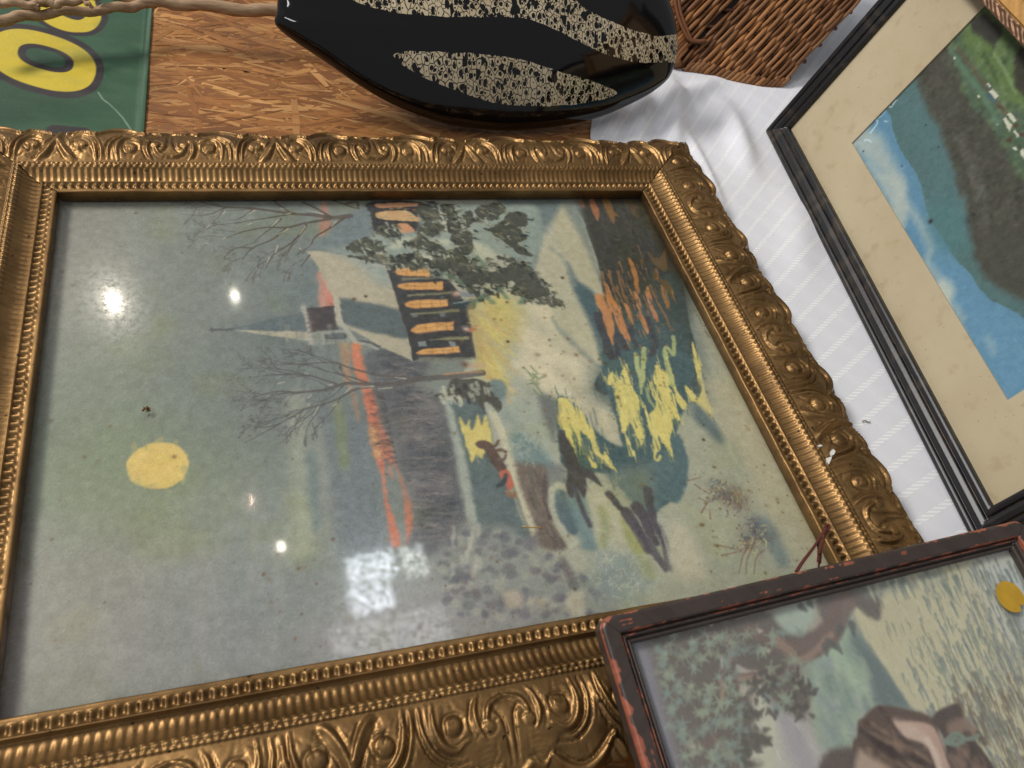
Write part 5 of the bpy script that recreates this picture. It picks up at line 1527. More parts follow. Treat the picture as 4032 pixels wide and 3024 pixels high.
mb = MB(); mb.box((GW / 2, -GH / 2, -0.0105), (GW - 0.026, GH - 0.026, 0.0028)); mb.build('backing_board', MAT['board'], br, False)


def print3():
    zz = -0.0086
    u0, v0, u1, v1 = 0.0140, 0.0140, GW - 0.0140, 0.21
    P0 = GO + gn * zz

    def mp(p):
        w = on_plane(p, P0, gn) - GO
        return np.stack([w @ g1 - u0, w @ g2 - v0], 1)
    c = Canvas(u1 - u0, v1 - v0, 0.0007, mp, (176, 160, 140))
    Ze = Zf(2300, 2200, .4968); Zg = Zf(3100, 2200, .4968)
    P, S, B = c.poly, c.stroke, c.blob
    r = np.random.default_rng(8)
    # pale sky and far bank
    P(Ze([(1380, 1000), (1480, 1180), (1700, 1280), (1850, 1700), (1230, 1800), (1300, 1380)]), (206, 201, 174), 16)
    P(Zg([(-20, 900), (120, 1180), (300, 1500), (260, 1900), (-60, 1900)]), (192, 184, 178), 16, .8)
    P(Ze([(1490, 1160), (1560, 1160), (1760, 1420), (1850, 1700), (1700, 1700)]), (170, 164, 168), 12, .8)
    P(Zg([(140, 860), (330, 620), (500, 470), (640, 660), (820, 920), (980, 1180), (720, 1200), (590, 1290), (520, 1500), (300, 1520), (190, 1200)]), (150, 171, 152), 18)
    P(Zg([(470, 520), (560, 600), (690, 740), (830, 940), (990, 1180), (720, 1160), (640, 920), (560, 760)]), (110, 126, 126), 16, .9)
    P(Zg([(230, 720), (340, 560), (480, 560), (440, 700), (520, 860), (640, 1040), (560, 1120), (420, 900), (330, 820)]), (178, 204, 168), 14, .8)
    for k in range(70):
        a = np.array([r.uniform(180, 640), r.uniform(760, 1420)]); L = r.uniform(40, 150)
        S(Zg([a, a + [L * .38, L]]), r.uniform(1.5, 5), [(196, 208, 168), (160, 166, 176), (170, 190, 160), (126, 146, 140)][r.integers(4)], .4, 5)
    # water
    P(Zg([(520, 420), (700, 180), (1300, 20), (1950, -40), (1950, 1900), (1700, 1900), (1350, 1160), (1160, 1240), (980, 1180), (800, 900), (610, 620)]), (210, 199, 156), 5, 1, False)
    P(Zg([(1500, 40), (1900, 30), (1950, 700), (1760, 560), (1640, 320)]), (202, 208, 214), 50, .85)
    dirv = np.array([.43, 1.0])
    for k in range(1500):
        a = np.array([r.uniform(560, 1930), r.uniform(-20, 1700)])
        dens = np.clip((a[0] - 650) / 900 + (a[1] - 800) / 2600 - .06, .14, 1)
        if a[0] < 520 + a[1] * .42: continue
        if r.random() > dens: continue
        L = r.uniform(40, 190) * (.6 + .6 * dens); e = a + dirv * L
        col = [(140, 152, 134), (122, 138, 128), (152, 150, 128), (132, 140, 146)][r.integers(4)]
        if a[1] > 900 and a[0] > 1300 and r.random() < .55: col = (132, 114, 94)
        mdl = (a + e) / 2 + r.normal(0, 7, 2)
        S(Zg([a, mdl, e]), r.uniform(.7, 2.6), col, .7, 1.2, .5)
    P(Zg([(250, 290), (650, 190), (742, 330), (732, 485), (640, 460), (560, 380), (470, 330), (430, 480), (330, 560)]), (118, 107, 100), 6, .95, True, 1)
    P(Zg([(560, 240), (700, 180), (1020, 140), (1200, 90), (1230, 200), (1000, 230), (780, 260), (700, 320)]), (134, 142, 134), 12, .8, True, 2)
    for k in range(40):
        a = np.array([r.uniform(640, 1350), r.uniform(90, 240) - 0])
        S(Zg([a, a + dirv * r.uniform(40, 130)]), r.uniform(2, 5), [(214, 206, 166), (128, 140, 130)][r.integers(2)], .7, 2.5, 1)
    c.restroke(2600, 1.4, 6, 11, 56, 1.1, .7, .5, (0, 0, c.nx - 1, 210))
    # tree
    P(Ze([(375, 615), (700, 560), (1000, 500), (1500, 420), (1560, 520), (1690, 600), (1850, 560), (2013, 380), (2060, 560), (1960, 700), (1720, 860), (1790, 1060), (1770, 1210), (1690, 1260), (1560, 1180), (1470, 1120), (1400, 980), (1330, 1090), (1360, 1200), (1420, 1260), (1340, 1330), (1480, 1430), (1390, 1490), (1300, 1560), (1420, 1640), (1200, 1720), (1200, 1900), (650, 1900)]), (116, 106, 96), 8, .97, True, 2)
    P(Ze([(370, 625), (480, 640), (610, 1080), (760, 1659), (800, 1900), (660, 1900), (520, 1200)]), (148, 144, 162), 16, .8)
    P(Ze([(1520, 420), (1800, 335), (1825, 480), (1730, 590), (1620, 590), (1540, 520)]), (174, 190, 170), 9, .95)
    P(Zg([(430, 420), (470, 330), (530, 420), (500, 500), (450, 500)]), (176, 196, 172), 7, .9)
    for q, w in (([(2060, 330), (1960, 560), (1800, 700), (1640, 720), (1440, 620), (1300, 560)], 15), ([(1180, 660), (1150, 820), (1090, 960), (1110, 1160)], 5), ([(1220, 960), (1420, 930), (1600, 900), (1740, 800)], 8), ([(1000, 600), (1170, 670)], 5), ([(1040, 1400), (960, 1470), (850, 1500)], 4), ([(1050, 1440), (1130, 1560), (1220, 1640)], 4)):
        S(Ze(q), w, (132, 108, 100), .9, 4, w * .5)
    for q, w in (([(1960, 600), (1800, 760), (1660, 820)], 4), ([(1500, 620), (1640, 740)], 6), ([(1180, 690), (1140, 840)], 2.5), ([(1090, 980), (1105, 1140)], 3), ([(1230, 950), (1390, 930)], 3)):
        S(Ze(q), w, (186, 148, 122), .6, 3)
    for q in ([(1080, 780), (1110, 790), (1090, 880)], [(1210, 840), (1300, 880), (1380, 890), (1300, 900), (1220, 900)], [(980, 500), (1030, 490), (1010, 540)], [(1230, 1010), (1330, 980), (1260, 1090)], [(1370, 550), (1420, 570), (1380, 590)], [(1430, 710), (1480, 720), (1460, 750)], [(830, 1490), (880, 1500), (850, 1440)]):
        P(Ze(q), (204, 186, 172), 3, .85)
    for k in range(210):
        a = np.array([r.uniform(470, 1720), r.uniform(560, 1750)])
        if a[0] > 1330 and 940 < a[1]: 
            if not (1440 < a[0] < 1740 and a[1] < 1200): continue
        if a[0] < 500 + (a[1] - 600) * .22: continue
        if a[1] > 1250 and a[0] > 1300: continue
        n = r.integers(5, 9); base = r.uniform(0, 6.28)
        g = [(150, 168, 146), (160, 170, 140), (136, 156, 144), (148, 154, 130)][r.integers(4)]
        al = r.uniform(.35, .85)
        for j in range(n):
            an = base + j * 6.28 / n + r.normal(0, .2); L = r.uniform(30, 75)
            e = a + [L * math.cos(an), L * math.sin(an)]
            S(Ze([a + (e - a) * .25, (a + e) / 2 + r.normal(0, 4, 2), e]), r.uniform(1.2, 2.4), g, al, 1.4, .8)
    for k in range(46):
        a = np.array([r.choice([1420, 1500, 1700, 1760, 1380, 1440]), 0]) + [r.normal(0, 40), r.uniform(900, 1250)]
        an = r.uniform(0, 6.28); L = r.uniform(30, 70)
        S(Ze([a, a + [L * math.cos(an), L * math.sin(an)]]), 3, (100, 92, 86), .8, 1.8, 1)
    for k in range(40):
        a = np.array([r.uniform(1250, 1480), r.uniform(1150, 1640)])
        if a[0] < 1480 - abs(a[1] - 1430) * .6:
            an = r.uniform(-.8, .8); L = r.uniform(30, 60)
            S(Ze([a, a + [L * math.cos(an), L * math.sin(an)]]), 3.2, (104, 98, 90), .8, 1.8, 1)
    for q in ([(330, 660), (380, 700)], [(390, 690), (430, 740)], [(420, 550), (400, 600)], [(510, 520), (530, 600)], [(110, 380), (150, 410)], [(180, 350), (200, 380)], [(300, 700), (310, 760)]):
        S(Zg(q), 5, (104, 104, 100), .8, 2.5, 2)
    # seated figure by the water
    P(Zg([(560, 1300), (620, 1240), (720, 1165), (900, 1185), (1150, 1262), (1205, 1400), (1300, 1680), (1320, 1900), (480, 1900), (520, 1480), (555, 1400)]), (108, 84, 72), 4)
    P(Zg([(1150, 1255), (1340, 1145), (1392, 1250), (1425, 1400), (1535, 1500), (1660, 1700), (1700, 1900), (1310, 1900), (1250, 1450)]), (92, 74, 66), 4)
    P(Zg([(1265, 1315), (1400, 1258), (1515, 1380), (1420, 1400), (1300, 1400)]), (158, 124, 104), 8, .9)
    for k in range(46):
        a = np.array([r.uniform(580, 1060), r.uniform(1280, 1660)])
        S(Zg([a, a + [60, 40], a + [r.uniform(100, 200), r.uniform(60, 130)]]), r.uniform(2, 6), [(170, 136, 106), (84, 62, 54), (146, 112, 88), (70, 52, 48)][r.integers(4)], .6, 3.5, 1.5)
    for k in range(24):
        a = np.array([r.uniform(1270, 1560), r.uniform(1400, 1660)])
        S(Zg([a, a + [r.uniform(20, 60), r.uniform(40, 120)]]), r.uniform(3, 6), [(160, 122, 100), (80, 62, 56), (136, 104, 86)][r.integers(3)], .6, 3)
    P(Zg([(825, 1305), (1000, 1288), (1120, 1310), (1200, 1400), (1255, 1560), (1300, 1700), (1320, 1900), (1220, 1900), (1180, 1659), (1135, 1540), (1090, 1465), (1000, 1462), (920, 1400)]), (206, 162, 140), 4)
    S(Zg([(880, 1340), (1000, 1380), (1060, 1420)]), 9, (224, 190, 166), .7, 7)
    S(Zg([(1110, 1440), (1170, 1540), (1220, 1700)]), 4, (236, 208, 182), .7, 4)
    S(Zg([(740, 1190), (800, 1270), (860, 1360), (930, 1440), (1060, 1480)]), 3.5, (92, 68, 60), .85, 3)
    S(Zg([(590, 1360), (720, 1460), (900, 1560), (1080, 1620)]), 3.5, (72, 54, 50), .7, 3)
    P(Zg([(230, 1700), (300, 1560), (400, 1500), (540, 1525), (560, 1700), (480, 1900), (230, 1900)]), (104, 86, 80), 7, .95, True, 1.5)
    P(Zg([(560, 1530), (650, 1560), (790, 1680), (800, 1900), (540, 1900)]), (202, 168, 142), 8, .95)
    for q in ([(1255, 1455), (1300, 1400), (1350, 1385), (1400, 1430), (1340, 1470), (1260, 1460)], [(1310, 1440), (1340, 1420), (1370, 1440)], [(1385, 1415), (1450, 1430), (1518, 1398)], [(1250, 1440), (1300, 1450)]):
        S(Zg(q), 2.4, (132, 150, 130), .9, 1.6)
    c.warp(0.6, 6, 65)
    c.img = c.img * .94 + np.array([176, 168, 160]) * .06  # milky haze of the glass mixed into the print colours
    c.img += (fbm(c.ny, c.nx, 90, 18, 3)[..., None] - .5) * 16 + np.random.default_rng(3).normal(0, 2.5, (c.ny, c.nx, 1))
    X, Y = np.meshgrid(np.arange(c.nx) * c.res + u0, -(np.arange(c.ny) * c.res + v0))
    V = np.stack([X, Y, np.full(X.shape, zz)], -1).reshape(-1, 3)
    new_obj('print', V, gridfaces(c.ny, c.nx, True), MAT['print_soft'], br, True, c.lin(0.006, 1.06, 0.78).reshape(-1, 3))
    # round paper sticker on the glass
    ps = GO + gn * (-0.0060)
    t = np.linspace(0, 2 * math.pi, 40, endpoint=False)
    q = np.stack([1768 + 112 * np.cos(t) + 22 * np.sin(t), 302 + 122 * np.sin(t) + 24 * np.cos(t)], 1)
    q[3:6] += np.array([[-30, -10], [-44, -36], [-16, -30]])
    w = on_plane(Zg(q), ps, gn)
    mb = MB()
    mb.add(np.vstack([w, w + gn * 0.0002]), [tuple(range(40, 80))[::1]] + [(k, (k + 1) % 40, 40 + (k + 1) % 40, 40 + k) for k in range(40)])
    o = mb.build('sticker', mat_simple('ochre_paper', (188, 148, 46), 0.6, .3, .3, 120), None, False)
    tag(o, 'round ochre paper sticker on the glass of the riverside print', 'sticker')


print3()

# ------------------------------------------------------------------ hanging cord of the brown frame
def cord():
    Zs = Zf(3100, 1950, 1 / 3.6867)
    root = empty('hanging_cord', tuple(on_z(Zs([(300, 850)]), 0.05)[0]))
    tag(root, 'dark red twisted hanging cord loop sticking out behind the brown frame', 'cord')
    off = np.array(root.location)
    mt = mat_simple('dark_red_cord', (86, 38, 30), 0.6, .3, .35, 900, .5)
    z0 = 0.053

    def path(q, zz):
        p = crom(Zs(q), 6)
        return np.vstack([on_z(p[i:i + 1], z) for i, z in enumerate(np.linspace(zz[0], zz[1], len(p)))]) - off
    for q, zz, rad in (([(120, 1110), (160, 1045), (240, 930), (350, 790), (450, 650), (510, 540), (560, 450), (592, 428), (612, 450), (590, 520), (545, 590), (520, 680), (480, 800), (465, 850)], (z0, z0 + .006), .00075),
                       ([(140, 1120), (185, 1045), (262, 930), (370, 785), (468, 640), (530, 540), (575, 470)], (z0, z0 + .007), .0007),
                       ([(490, 610), (450, 690), (446, 760), (462, 830), (475, 900), (462, 975), (455, 1040)], (z0 + .004, z0), .0007)):
        mb = MB(); mb.tube(path(q, zz), rad, 7); mb.build('strand', mt, root)
    mb = MB()
    p = path([(470, 830), (468, 900), (462, 960)], (z0 + .003, z0 + .002))
    for i in range(0, len(p), 3):
        t = np.linspace(0, 6.28, 12)
        ring = p[i] + np.stack([0.0011 * np.cos(t), 0.0011 * np.sin(t), 0.0003 * np.sin(t * 2)], 1)
        mb.tube(ring, 0.00055, 6)
    mb.build('knot', mt, root)


cord()


# ------------------------------------------------------------------ green banner
def banner():
    Zk = Zf(0, 0, 700 / 2212)
    zb_ = 0.006
    x0, x1, y0, y1 = -0.22, 0.0600, 0.085, 0.45

    def mp(p):
        w = on_z(p, zb_)
        return np.stack([w[:, 0] - x0, w[:, 1] - y0], 1)
    c = Canvas(x1 - x0, y1 - y0, 0.001, mp, (40, 74, 50))
    P, S, B = c.poly, c.stroke, c.blob
    r = np.random.default_rng(6)
    ny, nx = c.ny, c.nx
    big = fbm(ny, nx, 60, 3, 4, (1, 2.5)) - .5
    c.img += big[..., None] * np.array([36, 40, 36])
    fold_shade = [([(0, 1220), (200, 1290), (500, 1330), (900, 1330), (1700, 1300)], 11), ([(0, 1160), (300, 1250)], 8), ([(1250, 280), (1450, 350), (1700, 560)], 7), ([(1250, 640), (1500, 700), (1800, 720)], 7)]
    K = (42, 34, 38); Y = (196, 172, 48); G = (42, 76, 54)

    def ring(cx, cy, rx, ry, tilt, n=36, e=2.35):
        t = np.linspace(0, 2 * math.pi, n, endpoint=False)
        x = rx * np.sign(np.cos(t)) * np.abs(np.cos(t)) ** (2 / e); y = ry * np.sign(np.sin(t)) * np.abs(np.sin(t)) ** (2 / e)
        return np.stack([cx + x * math.cos(tilt) - y * math.sin(tilt), cy + x * math.sin(tilt) + y * math.cos(tilt)], 1)
    # upper letter
    up_o = [(330, -120), (345, 60), (420, 200), (560, 310), (740, 385), (960, 415), (1120, 408), (1260, 350), (1330, 260), (1345, 180), (1290, 70), (1230, -20), (1150, -140), (700, -260)]
    up_i = [(420, -110), (430, 80), (510, 210), (640, 300), (820, 360), (980, 372), (1110, 358), (1210, 300), (1255, 210), (1240, 130), (1190, 40), (1110, -80), (700, -200)]
    P(Zk(up_o), K, 1.4)
    P(Zk(up_i), Y, 1.4)
    P(Zk([(640, 40), (700, -60), (880, -80), (1000, 60), (1060, 170), (1000, 222), (920, 222), (820, 190), (700, 130)]), K, 1.4)
    P(Zk([(720, 40), (780, -20), (860, -20), (940, 80), (960, 140), (880, 140), (790, 110)]), G, 1.4)
    P(Zk([(940, 60), (1060, -60), (1160, 40), (1190, 70), (1100, 80), (1020, 95)]), Y, 1.4)
    # O
    P(Zk(ring(525, 730, 790, 402, .26)), K, 1.4)
    P(Zk(ring(520, 722, 690, 335, .27)), Y, 1.4)
    P(Zk(ring(560, 692, 358, 146, .27)), K, 1.4)
    P(Zk(ring(562, 687, 256, 92, .28)), G, 1.4)
    # next letter starts behind the gilded frame
    P(Zk([(570, 1560), (640, 1520), (1080, 1555), (1160, 1620), (1180, 1900), (500, 1900)]), K, 1.4, 1, False)
    P(Zk([(690, 1640), (1000, 1650), (1000, 1900), (690, 1900)]), Y, 1.4, 1, False)
    P(Zk([(230, 1660), (420, 1690), (420, 1900), (230, 1900)]), K, 1.4, 1, False)
    # sun-faded streaks, hem and a scratch
    for k in range(60):
        a = np.array([r.uniform(0, 1750), r.uniform(200, 1600)])
        S(Zk([a, a + [r.uniform(100, 350), r.uniform(10, 60)]]), r.uniform(3, 10), [(96, 120, 96), (30, 70, 46), (120, 130, 100)][r.integers(3)], .10, 8)
    P(Zk([(1845, 60), (1885, 60), (1850, 700), (1800, 1640), (1745, 1640), (1800, 700)]), (104, 124, 104), 2.5, .7, False)
    S(Zk([(1225, 1115), (1290, 1200), (1380, 1260), (1470, 1340), (1560, 1430), (1700, 1610)]), .8, (190, 206, 190), .85, .8, smooth=False)
    for q, w in fold_shade:
        S(Zk(q), w, (34, 70, 48), .25, 12)  # shade along the creases painted as soft darker bands
    wv = np.random.default_rng(1).normal(0, 1, (ny, nx))
    c.img += wv[..., None] * 3
    c.img += (((np.arange(nx) % 2)[None, :] + (np.arange(ny) % 2)[:, None]) - 1)[..., None] * 2.5
    X, Yy = np.meshgrid(np.linspace(x0, x1, nx), np.linspace(y0, y1, ny))
    # right hem follows the photograph's slant
    e = 0.0605 - (0.36 - Yy) * 0.020
    X = np.where(X > 0, X * (e / x1), X)
    Z = zb_ - 0.003 + 0.004 * (fbm(ny, nx, 70, 14, 3, (1, 2.2)) - .3) + 0.0006 * np.exp(-((X - e + 0.006) / 0.0016) ** 2)
    Z = np.maximum(Z, 0.0024)
    o = new_obj('banner', np.stack([X, Yy, Z], -1).reshape(-1, 3), gridfaces(ny, nx), mat_attr('vinyl_banner', 0.45, .4, .06, 700, .1), None, True, np.clip(s2l(np.clip(c.img, 0, 255)), .004, 1).reshape(-1, 3))
    md = o.modifiers.new('thick', 'SOLIDIFY'); md.thickness = 0.0012; md.offset = -1
    tag(o, 'green vinyl banner with yellow black-outlined letters, lying on the table board', 'banner')


banner()


# ------------------------------------------------------------------ driftwood branches
def branches():
    Zk = Zf(0, 0, 1200 / 2212)
    mt = NT('driftwood')
    co = mt.coord()
    n = mt.noise(mt.mapping(co, (8, 60, 60)), 6, 5, .6)
    col = mt.mix(mt.ramp(n, [(.3, 0.0), (.7, 1.0)]), L3((138, 108, 82)) + (1,), L3((186, 156, 122)) + (1,))
    mt.principled(col, .65, 0, .3, n, .5, .0008)
    root = empty('driftwood_branch', tuple(on_z(Zk([(900, 40)]), 0.0)[0]))
    tag(root, 'bare pale driftwood branch lying across the green banner behind the black dish', 'branch')
    off = np.array(root.location)
    for nm, q, z, rad in (('stem', [(820, -30), (1000, 2), (1180, 14), (1400, 30), (1700, 62), (2000, 84), (2150, 92), (2350, 110)], .040, (.0052, .0066, .0074, .0078, .0075, .0072, .007, .007)),
                          ('side_branch', [(-160, 180), (0, 146), (180, 120), (400, 88), (640, 78), (860, 58), (1010, 34), (1130, 16)], .038, (.0055, .0060, .0056, .0053, .0052, .0055, .0058, .0056)),
                          ('side_branch', [(-160, 10), (0, 18), (120, 26), (250, 34), (330, 16), (420, -6)], .046, (.0042, .0044, .0046, .0048, .0042, .004)),
                          ('side_branch', [(150, -40), (250, -8), (350, 18), (425, 28), (520, 12), (660, -14), (760, -40)], .050, (.0034, .0036, .0040, .0044, .0038, .0034, .003)),
                          ('twig', [(590, -14), (620, 14), (650, 36), (670, 44)], .050, (.0024, .0024, .0022, .0014)),
                          ('twig', [(230, 42), (270, 48), (284, 54)], .046, (.003, .0026, .0016))):
        p = crom(Zk(q), 6)
        w = on_z(p, z) - off
        r_ = np.interp(np.linspace(0, 1, len(w)), np.linspace(0, 1, len(rad)), rad)
        w[:, 2] += 0.0015 * np.sin(np.arange(len(w)) * .7)
        mb = MB(); mb.tube(w, r_ * .84 * (1 + .04 * np.sin(np.arange(len(w)) * 1.9)), 12, True, .02, None, 3)
        mb.build(nm, mt.m, root)


branches()


# ------------------------------------------------------------------ black lacquer dish
def dish():
    ph = math.radians(44)
    ex = np.array([1.0, 0.0, 0.0]); uu = np.array([0, math.sin(ph), math.cos(ph)])
    nn = np.cross(ex, uu)
    nn = nn if nn[2] > 0 else -nn
    P0 = on_z(D([(1110, 281)]), 0.010)[0]
    outl = [(606, -20), (598, 22), (593, 46), (604, 64), (640, 92), (700, 132), (780, 187), (860, 231), (950, 264), (1040, 279), (1110, 282), (1200, 274), (1290, 255), (1370, 221), (1420, 191), (1450, 158), (1462, 100), (1450, 20), (1400, -80), (1250, -170), (1040, -215), (820, -180), (660, -90)]
    w = on_plane(D(crom(np.array(outl, float), 14, True)), P0, nn) - P0
    A = np.stack([w @ ex, w @ uu], 1)
    cen = A.mean(0)
    nr = 110
    rho = 1 - (1 - np.linspace(0, 1, nr)) ** 1.9
    V = []; n = len(A)
    Hf, Hb = 0.034, 0.020
    for k in rho:
        q = cen + (A - cen) * k
        h = Hf * (0.72 * max(0.0, 1 - k ** 2) + 0.28 * max(0.0, 1 - k ** 26) ** 0.5)
        V.append(np.concatenate([q, np.full((n, 1), h)], 1))
    nb = 14
    for k in np.linspace(1, 0, nb + 1)[1:]:
        q = cen + (A - cen) * k
        h = -Hb * max(0.0, 1 - k ** 3) ** 0.6
        V.append(np.concatenate([q, np.full((n, 1), h)], 1))
    V = np.array(V)
    rows = V.shape[0]
    i = np.arange(rows - 1)[:, None] * n + np.arange(n)[None, :]
    j = np.arange(rows - 1)[:, None] * n + (np.arange(n)[None, :] + 1) % n
    F = np.stack([i, i + n, j + n, j], -1).reshape(-1, 4)
    Vl = V.reshape(-1, 3)
    # inlay mask painted in the dish plane
    Wp = P0 + Vl[:, :1] * ex + Vl[:, 1:2] * uu + Vl[:, 2:3] * nn
    Zc_ = (Wp - CAM) @ CR.T
    img = np.stack([Zc_[:, 0] / Zc_[:, 2] * FPX + CC[0], Zc_[:, 1] / Zc_[:, 2] * FPX + CC[1]], 1)
    Zq = Zf(1200, 0, 1500 / 2212)

    def sdf(poly):
        p = crom(Zq(poly), 6, True)
        ins = np.zeros(len(img), bool); dm = np.full(len(img), 1e12)
        for a, b in zip(p, np.roll(p, -1, 0)):
            e = b - a
            t = np.clip(((img - a) @ e) / (e @ e), 0, 1)
            dm = np.minimum(dm, ((img - a - t[:, None] * e) ** 2).sum(1))
            if a[1] != b[1]:
                ins ^= ((a[1] > img[:, 1]) != (b[1] > img[:, 1])) & (img[:, 0] < e[0] * (img[:, 1] - a[1]) / e[1] + a[0])
        d = np.sqrt(dm)
        return np.where(ins, d, -d)
    m1 = sdf([(510, 320), (570, 302), (800, 298), (1050, 310), (1300, 350), (1520, 425), (1700, 480), (1812, 540), (1700, 585), (1500, 615), (1300, 620), (1100, 595), (960, 560), (800, 500), (650, 430), (560, 375)])
    m2 = sdf([(270, -10), (380, 45), (550, 78), (800, 100), (1050, 102), (1250, 104), (1400, 150), (1520, 205), (1660, 280), (1780, 330), (1900, 362), (2090, 362), (2200, 350), (2200, 200), (2050, 205), (1900, 172), (1760, 110), (1620, 40), (1560, -20), (1400, -140), (800, -200), (300, -120)])
    mask = np.clip(0.5 + np.maximum(m1, m2) / 22.0, 0, 1)
    mask[n * nr:] = 0
    mt = NT('black_lacquer_eggshell')
    at = mt.attr('Col')
    sep = mt.n('ShaderNodeSeparateColor'); mt.l(at, sep.inputs[0])
    co = mt.mapping(mt.coord(), (1.0, 0.72, 1.0), (0, 0, 0.5))
    nz = mt.n('ShaderNodeTexNoise'); mt.l(co, nz.inputs[0]); nz.inputs['Scale'].default_value = 90
    dis = mt.n('ShaderNodeVectorMath', operation='SCALE'); mt.l(nz.outputs['Color'], dis.inputs[0]); dis.inputs['Scale'].default_value = 0.006
    ad = mt.n('ShaderNodeVectorMath', operation='ADD'); mt.l(co, ad.inputs[0]); mt.l(dis.outputs[0], ad.inputs[1])
    vo = mt.n('ShaderNodeTexVoronoi', feature='DISTANCE_TO_EDGE', voronoi_dimensions='2D'); mt.l(ad.outputs[0], vo.inputs['Vector']); vo.inputs['Scale'].default_value = 195
    vf = mt.n('ShaderNodeTexVoronoi', feature='F1', voronoi_dimensions='2D'); mt.l(ad.outputs[0], vf.inputs['Vector']); vf.inputs['Scale'].default_value = 195
    rnd = mt.n('ShaderNodeSeparateColor'); mt.l(vf.outputs['Color'], rnd.inputs[0])
    edge = mt.ramp(vo.outputs['Distance'], [(0.03, 0.0), (0.09, 1.0)])
    hole = mt.math('GREATER_THAN', vf.outputs['Distance'], mt.math('MULTIPLY_ADD', rnd.outputs[0], 0.36, 0.10))
    keep = mt.math('GREATER_THAN', mt.math('ADD', rnd.outputs[1], mt.noise(co, 55, 3)), 0.56)
    shell = mt.math('MULTIPLY', mt.math('MULTIPLY', edge, hole), keep)
    big = mt.noise(co, 34, 3, .6)
    lim = mt.math('MULTIPLY_ADD', big, 1.15, 0.02)
    msk = mt.math('GREATER_THAN', sep.outputs[0], lim)
    shell = mt.math('MULTIPLY', shell, msk)
    shc = mt.mix(mt.noise(co, 25, 3), L3((168, 146, 108)) + (1,), L3((222, 208, 178)) + (1,))
    colr = mt.mix(shell, (0.004, 0.0035, 0.004, 1), shc)
    p = mt.principled(colr, 0.07, 0, 0.42)
    fe = frame_empty('lacquer_dish', P0, ex, uu, nn)
    cols = np.stack([mask, mask, mask], 1)
    o = new_obj('body', Vl, F, mt.m, fe, True, cols)
    tag(fe, 'glossy black lacquer dish with cream eggshell inlay bands, propped behind the gilded frame', 'dish')
    mb = MB()
    cm = A.mean(0)
    ring = np.stack([cm[0] + 0.07 * np.cos(np.linspace(0, 6.283, 40)), cm[1] + 0.04 * np.sin(np.linspace(0, 6.283, 40)), np.full(40, -Hb - 0.002)], 1)
    mb.tube(ring, 0.004, 8)
    mb.build('foot_ring', mt.m, fe)


dish()


